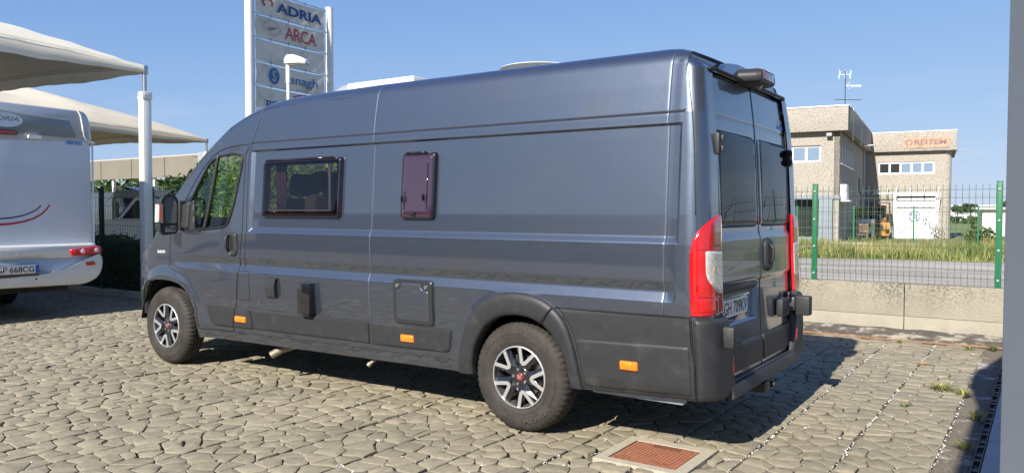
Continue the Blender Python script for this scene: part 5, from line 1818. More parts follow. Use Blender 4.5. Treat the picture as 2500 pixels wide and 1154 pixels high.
rows = [7.345 - .708 * (k - 2) for k in range(0, 11)]
cols_ = {'navy': mat('banner_navy', (.03, .08, .24), .8), 'red': mat('banner_red', (.42, .07, .08), .8), 'blue': mat('banner_blue', (.05, .14, .36), .8), 'grey': mat('banner_grey', (.20, .22, .24), .8)}
for k in range(1, 10):
    zt_, zb_ = rows[k] - .03, rows[k + 1] + .035
    nx_, nz_ = 30, 8
    V = []; F = []
    for i in range(nx_ + 1):
        for j in range(nz_ + 1):
            t, s = i / nx_, j / nz_
            sagt = -.035 * 4 * t * (1 - t) if k else -.05 * 4 * t * (1 - t)
            sagb = .05 * 4 * t * (1 - t) * -.6
            z = (zt_ + sagt) * (1 - s) + (zb_ + sagb) * s
            o_ = .02 * math.sin(t * 9 + k * 2) * math.sin(s * 3.1) + .05 * math.exp(-((t - s * .4 - .55) / .05) ** 2) * s * .35 + .012 * math.sin(t * 31 + s * 7 + k)
            V.append(tuple(bp(.24 + (Ls - .48) * t, z, o_)))
    for i in range(nx_):
        for j in range(nz_): F.append((i * (nz_ + 1) + j, (i + 1) * (nz_ + 1) + j, (i + 1) * (nz_ + 1) + j + 1, i * (nz_ + 1) + j + 1))
    bn_ = mk('banner', V, F, BAN, SG, 180)
    zm = (zt_ + zb_) / 2 - .02
    W0 = Ls - .48

    def bf(u, v, o=.055, zm=zm):
        return bp(Ls / 2 + u, zm + v, o)
    if k == 1:
        lettering('banner_text', 'ADRIA', 1.95, .30, lambda u, v: bf(u + .30, v - .02), cols_['navy'], bn_, bold=.035)
        b_ = MB(); V2, F2 = ring((.22, .16), (.14, .08), lambda u, v: bf(u - 1.02, v + .04), 20, -.6, 4.2); b_.add(V2, F2); b_.build('banner_logo', cols_['red'], bn_)
    if k == 2:
        lettering('banner_text', 'ARCA', 1.35, .40, lambda u, v: bf(u + .35, v - .01), cols_['red'], bn_, bold=.01, spacing=.92)
        b_ = MB(); b_.add(*ring((.34, .22), (.325, .205), lambda u, v: bf(u - .85, v + .02), 28)); b_.prism([(-.2, -.02), (.18, .05), (.25, .12), (.2, .02), (.02, -.06), (-.1, -.1)], lambda u, v: bf(u - .85, v + .02, .055), lambda u, v: bf(u - .85, v + .02, .057)); b_.build('banner_logo', cols_['grey'], bn_)
    if k == 3:
        b_ = MB(); b_.add(*ring((.30, .14), (.0, .0), lambda u, v: bf(u + .05, v), 20, 3.3, 6.1)); b_.build('banner_logo', cols_['grey'], bn_)
    if k == 4:
        lettering('banner_text', 'enagh', 1.25, .36, lambda u, v: bf(u + .45, v - .04), cols_['blue'], bn_, bold=.01)
        b_ = MB(); b_.add(*ring((.215, .25), (0, 0), lambda u, v: bf(u - .78, v + .0), 28)); lg = b_.build('banner_logo', cols_['blue'], bn_)
        lettering('logo_mark', 'S', .16, .34, lambda u, v: bf(u - .78, v, .06), BAN, lg, bold=.02)
    if k == 5:
        lettering('banner_text', 'pocket', 1.3, .26, lambda u, v: bf(u - .45, v - .12), cols_['navy'], bn_, bold=.02)
        b_ = MB()
        for q in range(3): b_.add(*ring((.75 - q * .12, .30 - q * .07), (.68 - q * .12, .25 - q * .07), lambda u, v: bf(u + .55, v - .02), 20, .2, 2.4))
        b_.build('banner_logo', cols_['red'], bn_)
for z in rows[1:]:
    b_ = MB(); b_.tube([tuple(bp(.1, z)), tuple(bp(Ls / 2, z - .0)), tuple(bp(Ls - .1, z))], .016, 6)
    b_.build('cross_bar', STEEL, SG, 60)
b_ = MB()
for u in (.19, Ls - .19): b_.tube([tuple(bp(u, 1.5)), tuple(bp(u, 8.05))], .013, 6)
b_.build('tension_cable', STEEL, SG, 60)
b_ = MB()
for z in rows[1:]:
    for t in (.2, .45, .7): b_.tube([tuple(bp(.24 + (Ls - .48) * t, z - .07, .01)), tuple(bp(.24 + (Ls - .48) * t, z + .06, .01))], .008, 4)
b_.build('lashing', DARKRUB, SG)

LP = thing('street_lamp', 'white street lamp with a flat boxy head in front of the banners', 'street lamp', (-9.22, 9.15, 0))
lx, ly = -9.22, 9.15
b_ = MB(); b_.cyl((lx, ly, -.1), (lx, ly, 5.0), .048, .040, n=16); b_.cyl((lx, ly, 4.72), (lx, ly, 5.25), .058, n=16); b_.build('pole', WHITEPL, LP, 40)
hdv = Vector((.70, .10, -.07)); 
b_ = MB()
hd_ = Vector((.96, .28, 0)).normalized(); sd = Vector((-hd_.y, hd_.x, 0))
def hp(u, v, z): return Vector((lx, ly, 0)) + hd_ * u + sd * v + Vector((0, 0, z))
sec = [(-.06, .09, 5.22, 5.36), (.0, .11, 5.21, 5.43), (.18, .12, 5.21, 5.43), (.40, .12, 5.205, 5.36), (.56, .10, 5.19, 5.27)]
V = []; F = []
for u, w2, z0, z1 in sec: V += [tuple(hp(u, -w2, z0)), tuple(hp(u, -w2, z1 - .04)), tuple(hp(u, -w2 * .6, z1)), tuple(hp(u, w2 * .6, z1)), tuple(hp(u, w2, z1 - .04)), tuple(hp(u, w2, z0))]
for i in range(len(sec) - 1):
    for j in range(6): F.append((i * 6 + j, i * 6 + (j + 1) % 6, (i + 1) * 6 + (j + 1) % 6, (i + 1) * 6 + j))
F += [tuple(range(6)), tuple(range(29, 23, -1))]
b_.add(V, F); hd2 = b_.build('lamp_head', WHITEPL, LP, 30)
b_ = MB(); b_.box(.06, .56, -.09, .09, 5.165, 5.185, .0); b_.V = [tuple(hp(x, y, z)) for x, y, z in b_.V]; b_.build('lamp_lens', mat('lamp_lens', (.16, .14, .12), .2, coat=1), hd2)

# ------------------------------------------------------------------ street, verge and industrial building (right, beyond the wall)
GZ = -.31
mk('road', [(-8, 6.1, GZ), (40, 6.1, GZ), (48, 35.5, GZ), (-9, 25.2, GZ)], [(0, 1, 2, 3)], ROAD)['kind'] = 'structure'
b_ = MB()
BR = R(5.9)
BO = Vector((-1.9, 38.24, GZ))
B1 = thing('industrial_building', 'two storey pebble dash industrial building with a white garage door, beyond the green fence', 'building', tuple(BO), BR)
PEBB = mat('pebbledash', (.37, .335, .29), .95, noise=(2.0, .07), bump=(24, .8, .04), dirt=((.17, .15, .13), 15, .50, .60))
WFR = mat('window_white', (.74, .74, .74), .4)
BGL = mat('building_glass', (.16, .22, .30), .08, spec=.8, coat=.5)
BGD = mat('building_glass_dark', (.02, .022, .022), .2, spec=.6)
BGREY = mat('painted_grey', (.20, .23, .26), .6, noise=(1, .08))
RBL = {}


def lb(name, x0, x1, y0, y1, z0, z1, m, parent=B1, bev=0.0):
    b2 = MB(); b2.box(x0, x1, y0, y1, z0, z1, bev)
    return b2.build(name, m, parent, 40 if bev else None, local=True)


RY = 15.6
def wall_with_holes(name, x0, x1, z0, z1, holes, y0, y1, m, axis='x'):
    """wall in the x-z plane (or y-z) with rectangular openings"""
    xs = sorted({x0, x1} | {h[0] for h in holes} | {h[1] for h in holes}); zs = sorted({z0, z1} | {h[2] for h in holes} | {h[3] for h in holes})
    b2 = MB()
    for a, b in zip(xs[:-1], xs[1:]):
        for c, d in zip(zs[:-1], zs[1:]):
            mx_, mz_ = (a + b) / 2, (c + d) / 2
            if any(h[0] < mx_ < h[1] and h[2] < mz_ < h[3] for h in holes): continue
            if axis == 'x': b2.box(a, b, y0, y1, c, d)
            else: b2.box(y0, y1, a, b, c, d)
    return b2.build(name, m, B1, None, local=True)


# left block: front wall at y=0, x from -16 to 0
wall_with_holes('front_wall', -16, 0, 2.62, 5.95, [(-2.35, -.90, 4.35, 5.20), (-5.6, -3.4, 4.35, 5.20)], 0, .25, PEBB)
wall_with_holes('side_wall', .0, RY, 0 + GZ, 6.3, [(.45, 7.6, 4.30, 5.25), (11.2, 12.6, 3.0, 3.95), (12.7, 13.6, .2, 3.2)], -.26, -.005, PEBB, 'y')
lb('fascia', -16, .42, -.40, .15, 5.88, 7.10, PEBB, bev=.02)
lb('fascia', .12, .44, .153, RY + .9, 5.88, 7.10, PEBB, bev=.02)
lb('coping', -16, .46, -.44, .17, 7.10, 7.16, WHITEPL)
lb('coping', .10, .48, .172, RY + .9, 7.10, 7.16, WHITEPL)
lb('flat_roof', -16, .3, .26, RY + .5, 6.2, 6.35, BGREY)
for (x0, x1) in ((-2.35, -.90), (-5.6, -3.4)):
    wf = lb('window', x0, x1, .10, .16, 4.35, 5.20, WFR)
    mid = (x0 + x1) / 2
    for a, b in ((x0 + .09, mid - .06), (mid + .06, x1 - .09)): lb('pane', a, b, .085, .105, 4.44, 5.11, BGL, wf)
# ribbon of slats in the side window
sw = lb('side_window', -.12, -.04, .45, 7.6, 4.30, 5.25, BGD)
for k in range(9): lb('window_bar', -.05, .0, .5 + k * .86, .62 + k * .86, 4.30, 5.25, WFR, sw)
lb('sill', -.02, .06, .40, 7.7, 4.22, 4.29, WFR, sw)
# ground floor of the left block: grey columns and dark shop glass
lb('lintel', -16, .05, -.06, .30, 2.42, 2.62, BGREY)
for x0, x1 in ((-.95, -.30), (-4.8, -4.2)): lb('column', x0, x1, -.10, .35, GZ, 2.42, BGREY)
lb('column', -.30, -.02, .10, 3.2, GZ, 2.42, mat('painted_shade_grey', (.12, .16, .22), .6))  # darker blue-grey puts the shade of this side into its colour
lb('shop_glass', -16, -.95, .6, .7, .45, 2.42, BGD)
lb('plinth', -16, -.95, .5, .8, GZ, .45, BGREY)
# right block
wall_with_holes('front_wall', .0, 4.85, GZ, 5.95, [(.88, 4.25, 4.31, 5.12), (2.02, 4.34, .02, 2.83)], RY, RY + .25, PEBB)
b_ = MB()
pc = [(4.85 + .38 * math.sin(t), RY + .38 - .38 * math.cos(t)) for t in np.linspace(0, math.pi / 2, 8)] + [(5.23, RY + 8), (4.9, RY + 8), (4.85, RY + .3)]
b_.prism(pc, lambda x, y: (x, y, 0), lambda x, y: (x, y, 5.95)); b_.build('corner_wall', PEBB, B1, 40, local=True)
lb('fascia', .45, 5.50, RY - .35, RY + .2, 5.80, 7.06, PEBB, bev=.02)
lb('fascia', 5.15, 5.505, RY + .203, RY + 8.3, 5.80, 7.06, PEBB, bev=.02)
lb('coping', .45, 5.53, RY - .38, RY + .22, 7.06, 7.12, WHITEPL)
lb('flat_roof', .2, 5.3, RY + .26, RY + 8, 6.2, 6.35, BGREY)
wf = lb('window', .88, 4.25, RY + .06, RY + .14, 4.31, 5.12, WFR)
for k in range(5):
    a = .97 + k * .66
    lb('pane', a, a + .54, RY + .045, RY + .065, 4.42, 5.02, [BGD, BGD, BGL, BGL, BGL][k], wf)
gd = lb('garage_door', 2.02, 4.34, RY + .10, RY + .18, .02, 2.83, mat('garage_white', (.80, .80, .80), .45))
lb('door_frame', 1.84, 2.02, RY - .05, RY + .1, .02, 3.0, WFR); lb('door_frame', 4.34, 4.50, RY - .05, RY + .1, .02, 2.9, WFR); lb('door_frame', 1.84, 4.50, RY - .055, RY + .1, 2.83, 3.0, WFR)
lb('door_rail', 2.02, 4.34, RY + .02, RY + .10, 2.05, 2.13, GREYPL, gd)
lb('painted_shadow', 2.02, 4.34, RY + .09, RY + .102, 2.70, 2.83, DASH, gd)  # dark strip on the door stands in for the shadow under the lintel
for k in range(3): lb('door_joint', 2.03 + .58 * (k + 1), 2.045 + .58 * (k + 1), RY + .095, RY + .1, .04, 2.05, GREYPL, gd)
lb('vent_flap', 2.2, 2.42, RY + .085, RY + .1, .38, .50, GREYPL, gd)
BLU = mat('logo_blue', (.04, .13, .32), .5)
def gf(u, v, o=.09): return (3.12 + u, RY + o, 1.47 + v)
V, F = ring((.36, .36), (.29, .29), gf, 40, -1.35, 4.45)
lgo = mk('garage_logo', V, F, BLU, gd, local=True)
b_ = MB()
for poly in ([(-.24, .17), (.10, .17), (.10, .10), (-.24, .10)], [(.04, .17), (.16, .14), (.20, .05), (.14, -.05), (.06, -.09), (.05, -.02), (.11, .03), (.10, .08), (.04, .10)], [(-.02, -.03), (.07, -.03), (.07, -.09), (-.02, -.09)], [(.03, -.05), (.10, -.06), (.22, -.28), (.14, -.30)], [(-.24, .10), (-.17, .10), (-.17, -.05), (-.24, -.02)]):
    b_.prism(poly, gf, lambda u, v: gf(u, v, .088))
b_.build('logo_letter', BLU, lgo, local=True)
bd_ = lb('name_board', 2.40, 5.06, RY - .40, RY - .35, 6.02, 6.70, mat('sign_faded', (.40, .24, .15), .7, noise=(4, .3), dirt=((.45, .38, .30), 6, .5, .7)))
lb('board_border', 2.34, 5.12, RY - .375, RY - .352, 5.94, 6.78, PEBB, bd_)
VIO = mat('faded_violet', (.20, .12, .13), .7, noise=(6, .4))
V, F = text_mesh('REITEM', 1.0, bold=.03); A = np.array(V); lo, hi = A.min(0), A.max(0); A = (A - (lo + hi) / 2) / (hi - lo) * [1.85, .34]
mk('board_text', [(3.98 + a, RY - .402, 6.36 + b) for a, b in A], F, VIO, bd_, local=True)
V, F = ring((.21, .21), (.14, .14), lambda u, v: (2.72 + u, RY - .402, 6.35 + v), 24, -1.3, 4.4); mk('board_logo', V, F, VIO, bd_, local=True)
# iron brackets of a missing awning over the garage
for k, x in enumerate((.9, 1.5, 2.05, 2.9, 3.7, 4.55)):
    b_ = MB(); b_.tube([(x, RY - .02, 3.35), (x - .02, RY - .30, 3.30), (x - .05, RY - .62, 3.02)], .035, 6); b_.build('awning_bracket', WFR, B1, 60, local=True)
b_ = MB(); b_.tube([(.55, RY - .62, 3.0), (4.6, RY - .62, 3.0)], .03, 6); b_.build('awning_rail', WFR, B1, 60, local=True)
b_ = MB(); b_.tube([(4.55, RY - .1, 2.0), (4.6, RY - .62, 3.0)], .04, 6); b_.build('awning_stay', WFR, B1, 60, local=True)
# drain pipes, floodlights, aerials
b_ = MB(); b_.tube([(.03, RY - .15, 6.0), (.03, RY - .15, .2)], .06, 8); b_.tube([(.10, 13.9, 6.0), (.10, 13.9, .2)], .05, 8); b_.build('downpipe', GREYPL, B1, 60, local=True)
for yy in (1.6, 6.6):
    b_ = MB(); b_.tube([(.47, yy, 7.2), (.47, yy, 5.5)], .03, 6); b_.build('conduit', WFR, B1, 60, local=True)
b_ = MB(); b_.box(-.62, -.35, -.32, -.08, 5.62, 5.78, .02); b_.cyl((-.48, -.05, 5.6), (-.48, -.2, 5.62), .03); b_.build('flood_light', GREYPL, B1, 40, local=True)
b_ = MB(); b_.tube([(.4, 6.5, 5.5), (1.0, 5.8, 5.55)], .025, 6); b_.box(.9, 1.3, 5.6, 5.9, 5.5, 5.58, .01); b_.build('flood_light', GREYPL, B1, 40, local=True)
b_ = MB(); b_.tube([(5.4, RY + .5, 5.0 + .8), (6.4, RY + .6, 5.0 + .9)], .03, 6); b_.build('flood_light', GREYPL, B1, 40, local=True)
lb('air_conditioner', -.0, .32, .30, 1.5, 2.72 - .35, 3.18, WHITEPL, bev=.02)
lb('unit_shelf', -.0, .5, .2, 1.7, 2.30, 2.36, WHITEPL)
# lower extension and meter boxes between the blocks
lb('side_hut', .02, .9, 9.5, 13.5, GZ, 1.30, WHITEPL)
AE = thing('roof_aerial', 'television aerial mast with three antennas on the flat roof', 'aerial', tuple(at(2063, 256, 41)))
ae = at(2063, 256, 41); ae.z = 6.85
b_ = MB(); b_.tube([tuple(ae), tuple(ae + Vector((0, 0, 2.0)))], .022, 6); b_.build('mast', DARKSTEEL, AE, 60)
b_ = MB(); rx = Vector((.83, .56, 0))
def aep(u, z, w_=0.0): return tuple(ae + rx * u + Vector((0, 0, z)) + Vector((-.56, .83, 0)) * w_)
b_.tube([aep(-.55, .50), aep(.85, .46)], .014, 5)
for k in range(7): b_.tube([aep(-.45 + k * .2, .49, -.2), aep(-.45 + k * .2, .49, .2)], .008, 4)
b_.build('long_antenna', DARKSTEEL, AE)
b_ = MB(); b_.tube([aep(.05, 1.22), aep(.85, 1.20)], .018, 5); b_.tube([aep(.05, 1.22), aep(.25, 1.40)], .012, 4); b_.tube([aep(.05, 1.22), aep(.25, 1.04)], .012, 4)
for k in range(8): b_.tube([aep(.3 + k * .07, 1.14), aep(.3 + k * .07, 1.28)], .010, 4)
b_.build('white_antenna', WHITEPL, AE)
b_ = MB()
for u in (-.32, 0, .25): b_.tube([aep(u, 1.55), aep(u, 2.05)], .010, 4); b_.tube([aep(u - .05, 1.62), aep(u + .08, 1.98)], .008, 4)
b_.tube([aep(-.35, 1.78), aep(.3, 1.80)], .018, 5); b_.build('panel_antenna', WHITEPL, AE)

# forklift truck in front of the garage
fk = BO + Matrix.Rotation(BR, 3, 'Z') @ Vector((1.12, RY - 1.9, 0)); fk.z = GZ
FK = thing('forklift_truck', 'yellow orange forklift truck parked beside the white garage door', 'forklift', tuple(fk), BR)
YEL = mat('forklift_yellow', (.46, .21, .035), .45, noise=(4, .12))
ORB = mat('forklift_orange', (.34, .13, .05), .6)
b_ = MB(); b_.prism(rounded([(-.60, .22), (.60, .22), (.62, .60), (.60, 1.08), (-.60, 1.08), (-.62, .6)], .08), lambda x, z: (x, -.55, z), lambda x, z: (x, .9, z)); fb = b_.build('body', YEL, FK, 40, local=True)
b_ = MB(); b_.prism(rounded([(-.26, .55), (.26, .55), (.26, .95), (-.26, .95)], .06), lambda x, z: (x, -.57, z), lambda x, z: (x, -.5, z)); b_.build('radiator_grille', DASH, fb, 40, local=True)
for s in (-1, 1):
    b_ = MB(); b_.cyl((s * .42, -.58, .80), (s * .42, -.5, .80), .05, n=10); b_.build('tail_light', DASH, fb, 40, local=True)
    b_ = MB(); b_.cyl((s * .52, -.2, .20), (s * .36, -.2, .20), .20, n=20); b_.build('wheel', TYRE, FK, 40, local=True)
    b_ = MB(); b_.cyl((s * .58, .95, .24), (s * .38, .95, .24), .24, n=20); b_.build('wheel', TYRE, FK, 40, local=True)
b_ = MB(); b_.box(-.48, .10, -.15, .35, 1.05, 1.2, .05); b_.box(-.48, .10, -.30, -.18, 1.12, 1.62, .06); b_.build('seat', DASH, FK, 40, local=True)
b_ = MB()
for s in (-1, 1):
    b_.tube([(s * .60, -.45, 1.05), (s * .57, -.35, 2.35), (s * .55, .75, 2.38), (s * .58, .95, 1.1)], .035, 6)
b_.box(-.60, .60, -.40, .80, 2.34, 2.40, .01); b_.build('overhead_guard', mat('guard_brown', (.10, .06, .04), .6), FK, 40, local=True)
b_ = MB()
for s in (-.26, .26): b_.box(s - .05, s + .05, 1.0, 1.12, .2, 2.15)
b_.box(-.3, .3, 1.0, 1.1, 2.05, 2.2); b_.box(-.3, .3, 1.0, 1.1, 1.1, 1.2); b_.build('mast', ORB, FK, None, local=True)
b_ = MB(); b_.box(-.2, .2, 1.05, 1.12, 1.2, 2.05); b_.build('mast_chain', DASH, FK, None, local=True)
b_ = MB(); b_.tube([(.05, .6, 1.1), (.1, .5, 1.5)], .02, 6); b_.lathe([(.13, 0), (.15, .01), (.13, .02)], (.1, .5, 1.5), 'Z', 16, closed=True); b_.build('steering_wheel', DASH, FK, 40, local=True)

# plants and clutter by the grey columns
pp = at(2081, 570, 47); pp.z = GZ
PT = thing('potted_shrub', 'yellow green potted shrub beside the grey columns of the building', 'shrub', tuple(pp))
leaf_cloud('foliage', blob_sampler([(pp.x, pp.y, 1.25, .42, .4, .42), (pp.x + .35, pp.y + .1, 1.45, .3, .3, .3), (pp.x - .25, pp.y, 1.0, .25, .2, .3)], .2), 420, .10, foliage_mat('yellow_leaves', (.22, .24, .03), (.55, .50, .10), .3), PT, 12)
b_ = MB(); b_.lathe([(.22, 0), (.28, .5), (.25, .5), (.2, .05)], (pp.x, pp.y, GZ), 'Z', 16); b_.build('pot', DASH, PT, 40)
b_ = MB(); b_.tube([(pp.x, pp.y, GZ + .3), (pp.x + .05, pp.y, .9), (pp.x + .25, pp.y, 1.5)], .03, 6); b_.tube([(pp.x, pp.y, .6), (pp.x - .2, pp.y, 1.2)], .02, 6); b_.build('stem', BARK, PT)
WD = mat('old_wood', (.20, .12, .08), .8, noise=(6, .3))
q0 = at(2085, 572, 45); q0.z = GZ
PL = thing('garden_bench', 'brown slatted wooden bench in front of the potted shrub', 'bench', tuple(q0), BR)
for k in range(5):
    b_ = MB(); b_.box(-.75, .75, -.25 + k * .11, -.17 + k * .11, .45, .49); b_.build('slat', WD, PL, None, local=True)
for k in range(4):
    b_ = MB(); b_.box(-.75, .75, .28, .32, .60 + k * .13, .69 + k * .13); b_.build('back_slat', WD, PL, None, local=True)
for s in (-.7, 0, .7):
    b_ = MB(); b_.box(s - .04, s + .04, -.22, .30, 0, .45); b_.box(s - .04, s + .04, .26, .33, .45, 1.1); b_.build('leg', WD, PL, None, local=True)
q1 = at(2116, 572, 46); q1.z = GZ
GB = thing('wheeled_bin', 'dark green wheeled bin between the bench and the forklift', 'bin', tuple(q1), BR)
BGN = mat('bin_green', (.015, .05, .03), .5)
b_ = MB(); b_.prism(rounded([(-.26, .08), (.26, .08), (.32, 1.0), (-.32, 1.0)], .03), lambda x, z: (x, -.3, z), lambda x, z: (x, .3, z)); b_.build('body', BGN, GB, 40, local=True)
b_ = MB(); b_.prism(rounded([(-.34, 1.0), (.34, 1.0), (.30, 1.10), (-.30, 1.10)], .02), lambda x, z: (x, -.33, z), lambda x, z: (x, .33, z)); b_.build('lid', BGN, GB, 40, local=True)
for s in (-1, 1):
    b_ = MB(); b_.cyl((s * .33, .22, .1), (s * .27, .22, .1), .1, n=14); b_.build('wheel', TYRE, GB, 40, local=True)

# low boundary wall, its fence, verge grass
b_ = MB(); b_.box(-9, 5.3, -3.55, -3.3, -.1, .36, .02); 
VW = thing('boundary_kerb', 'low mossy concrete kerb wall behind the roadside grass', 'wall', tuple(BO), BR)
b_.build('kerb_wall', mat('old_concrete', (.24, .215, .18), .95, noise=(3, .3), dirt=((.10, .11, .06), 2, .5, .7)), VW, None, local=True)
FB = thing('mesh_fence', 'thin old green wire mesh fence beyond the road, in front of the pebble dash building', 'fence', tuple(BO), BR)
b_ = MB()
for x in np.arange(-9, 9.5, 2.5):
    b3 = MB(); b3.box(x - .035, x + .035, -3.47, -3.4, .3, 2.05); b3.build('post', GFEN, FB, None, local=True)
for z in (.45, .75, 1.05, 1.35, 1.65, 1.98): b_.box(-9, 8.5, -3.445, -3.435, z - .006, z + .006)
for x in np.arange(-9, 8.5, .20): b_.box(x - .004, x + .004, -3.445, -3.437, .35, 2.0)
b_.build('mesh_panel', WIRE, FB, None, local=True)


def verge(x, y, rs):
    yl_ = 25.2 + (x + 9) * (35.5 - 25.2) / 57 + 1.0 + .8 * np.sin(x * 1.1) * .4
    return (y > yl_) & (y < 37.2 + x * .10)


blades('verge_grass', (-10, 16), (26.5, 39), GZ - .04, .62, 46000, GRASS, 'tall straw and green roadside grass beyond the road', 2, .014, verge)
blades('verge_weeds', (-10, 16), (27.5, 36), GZ - .04, .42, 15000, GRASS2, 'leafy green weeds among the dry roadside grass', 6, .03, verge, lean=.6)
mk('verge_ground', [(-40, 20, GZ - .02), (60, 38, GZ - .02), (60, 80, GZ - .02), (-40, 80, GZ - .02)], [(0, 1, 2, 3)], EARTH)['kind'] = 'structure'
mk('field', [(-40, 70, GZ - .01), (160, 70, GZ - .01), (160, 300, GZ - .01), (-40, 300, GZ - .01)], [(0, 1, 2, 3)], FIELD)['kind'] = 'structure'
# bramble by the gap and climbing weed on the garage
bb = at(2395, 585, 40)
br_ = thing('bramble_bush', 'dark green bramble bush at the corner of the white shed', 'bush', (bb.x, bb.y, GZ))
leaf_cloud('foliage', blob_sampler([(bb.x, bb.y, .15, .8, .6, .5), (bb.x + .9, bb.y, -.05, .6, .5, .3), (bb.x - .3, bb.y, .55, .2, .2, .5)], .3), 900, .13, foliage_mat('bramble_leaves', (.05, .10, .02), (.16, .20, .05), .3), br_, 14)
b_ = MB(); b_.tube([(bb.x - .6, bb.y, GZ), (bb.x - .2, bb.y, .4), (bb.x + .2, bb.y, .9)], .02, 5); b_.build('stem', BARK, br_)
cw = BO + Matrix.Rotation(BR, 3, 'Z') @ Vector((4.3, RY - .5, 0))
CW = thing('climbing_weed', 'thin leafy weed climbing beside the white garage door', 'weed', (cw.x, cw.y, GZ))
leaf_cloud('foliage', blob_sampler([(cw.x, cw.y, .3, .25, .2, .6), (cw.x - .5, cw.y, 1.0, .35, .15, .18), (cw.x + .35, cw.y, 0, .3, .2, .35)], .1), 130, .07, DARKLEAF, CW, 44)
b_ = MB(); b_.tube([(cw.x + .2, cw.y, GZ), (cw.x, cw.y, .6), (cw.x - .8, cw.y, 1.25)], .012, 5); b_.build('stem', BARK, CW)
# white shed at the right
sh = at(2397, 595, 44); sh.z = GZ
SH = thing('white_shed', 'plain white flat roofed shed behind the right fence post', 'shed', tuple(sh), BR)
b_ = MB(); b_.box(0, 9, 0, 6, 0, 1.92); b_.build('wall', mat('shed_white', (.74, .72, .66), .7, noise=(1.5, .06)), SH, None, local=True)
b_ = MB(); b_.box(-.35, 9.2, -.3, 6.2, 1.92, 2.05); b_.build('roof', mat('shed_roof', (.62, .60, .55), .6), SH, None, local=True)
# far buildings, hedge line, trees
fb0 = at(2330, 545, 170); fb0.z = GZ
FBD = thing('far_building', 'long low pale factory building far off between the house and the shed', 'building', tuple(fb0), BR)
b_ = MB(); b_.box(-25, 40, 0, 20, 0, 3.0); b_.build('wall', mat('far_white', (.55, .55, .56), .7), FBD, None, local=True)
for k in range(16):
    b_ = MB(); b_.box(-24 + k * 4, -21.4 + k * 4, -.05, 0, 1.35, 1.9); b_.build('window', mat('far_window', (.18, .20, .24), .4) if 'far_window' not in MATS else MATS['far_window'], FBD, None, local=True)
b_ = MB(); b_.box(-25, 40, -.3, 20, 3.0, 3.25); b_.build('roof', WHITEPL, FBD, None, local=True)
hh0 = at(2360, 545, 120)
hf = thing('far_hedge', 'low green hedge line across the far field', 'hedge', (hh0.x, hh0.y, GZ))
leaf_cloud('foliage', lambda rs, n: np.array([hh0.x, hh0.y, 0]) + (rs.uniform(-1, 1, n)[:, None] * np.array([26 * .995, 26 * .10, 0])) + np.stack([rs.normal(size=n) * .5, rs.normal(size=n) * .6, rs.uniform(-.4, .75, n)], -1), 2600, .42, HEDGE, hf, 17)


def far_tree(px, py_top, py_base, d, wpx, label, seed):
    c = at(px, (py_top + py_base) / 2, d)
    rr = wpx / F_PX * d / 2; hh = (py_base - py_top) / F_PX * d / 2
    T = thing('tree', label, 'tree', (c.x, c.y, GZ), 0, 'round trees on the horizon')
    rs = random.Random(seed)
    bl_ = [(c.x + rs.uniform(-.45, .45) * rr, c.y + rs.uniform(-.3, .3) * rr, c.z + rs.uniform(-.4, .35) * hh, rr * rs.uniform(.45, .65), rr * .5, hh * rs.uniform(.45, .6)) for _ in range(7)]
    leaf_cloud('crown', blob_sampler(bl_, .4), 1100, rr * .13, DARKLEAF, T, seed, aspect=.8, clump=rr * .4)
    b2 = MB(); b2.cyl((c.x, c.y, GZ), (c.x, c.y, c.z), rr * .10, rr * .05, n=8); b2.build('trunk', BARK, T, 60)


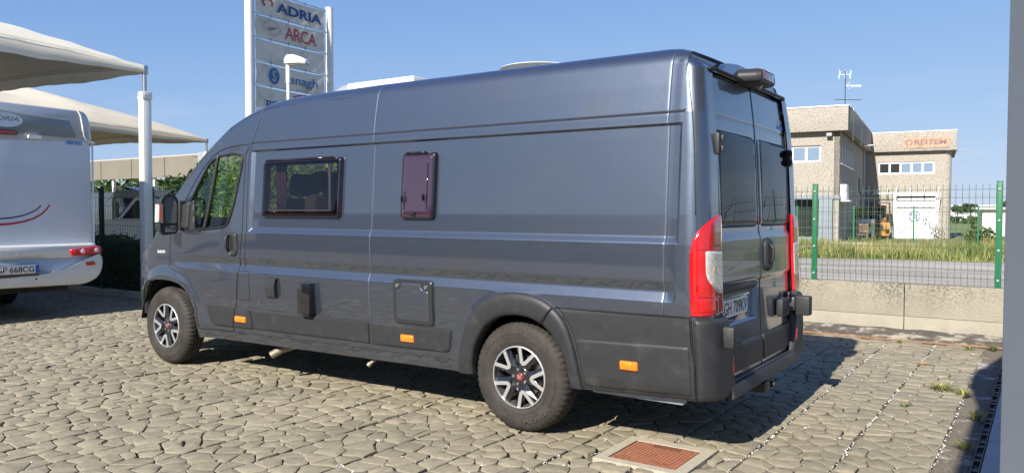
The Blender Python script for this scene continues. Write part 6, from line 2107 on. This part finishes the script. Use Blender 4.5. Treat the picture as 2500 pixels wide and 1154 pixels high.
far_tree(2370, 491, 520, 150, 44, 'round dark tree on the horizon, left of the white shed', 21)
far_tree(2338, 498, 521, 160, 34, 'small pale bushy tree on the horizon beside the building corner', 22)
far_tree(2452, 486, 518, 140, 40, 'dark tree on the horizon above the white shed', 23)
fl = at(2428, 512, 90)
FLM = thing('street_lamp', 'thin far street lamp above the white shed', 'street lamp', (fl.x, fl.y, GZ))
b_ = MB(); b_.cyl((fl.x, fl.y, GZ), (fl.x, fl.y, fl.z + 1.55), .05, n=6); b_.build('pole', GREYPL, FLM)
b_ = MB(); b_.box(fl.x - .05, fl.x + .9, fl.y - .1, fl.y + .1, fl.z + 1.5, fl.z + 1.6); b_.build('lamp_head', GREYPL, FLM)

# ------------------------------------------------------------------ grey pillar, and an unseen roof slab added for its shadow
PO = thing('portico', 'smooth grey blue pillar of the portico at the right edge', 'pillar', (6.95, -1.85, 0))
PG = mat('pillar_grey', (.70, .69, .62), .45, noise=(3, .04), spec=.4, dirt=((.5, .5, .46), 9, .68, .8))
b_ = MB(); b_.box(6.803, 7.13, -2.02, -1.72, 0, 3.32, .008); b_.build('column', PG, PO, 40)
ro_ = [(6.60, -6), (6.60, -2.4), (6.595, -2.25), (6.53, -1.75), (6.485, -1.45), (6.48, -1.25), (6.50, -1.0), (6.55, -.75), (6.65, -.05), (6.78, .85), (6.83, 2.2), (8.3, 2.2), (8.3, -6)]  # unseen slab, its outline shaped to cast the curved shadow on the paving
b_ = MB(); b_.prism(ro_, lambda x, y: (x, y, 3.30), lambda x, y: (x, y, 3.55)); b_.build('shadow_roof', PG, PO, 30)

# added out of view for reflections in the van paint: a building and a hedge
SHR = thing('reflection_building', 'long low grey building added behind the camera for reflections', 'building', (-2, -24, 0))
b_ = MB(); b_.box(-30, 14, -34, -24, 0, 4.2); b_.build('wall', mat('reflection_building_wall', (.34, .33, .31), .7), SHR)
for k in range(10):
    b_ = MB(); b_.box(-29 + k * 4.3, -25.7 + k * 4.3, -24.05, -24, .3, 2.6); b_.build('window', BGD, SHR)
b_ = MB(); b_.box(-30.3, 14.3, -34, -23.7, 4.2, 4.5); b_.build('roof', BGREY, SHR)
hb2 = thing('clipped_hedge', 'long hedge added out of view beyond the tiles for reflections', 'hedge', (20, 6, 0))
leaf_cloud('foliage', box_sampler(13, 30, 9, 10.5, 0, 2.2), 9000, .12, HEDGE, hb2, 31)
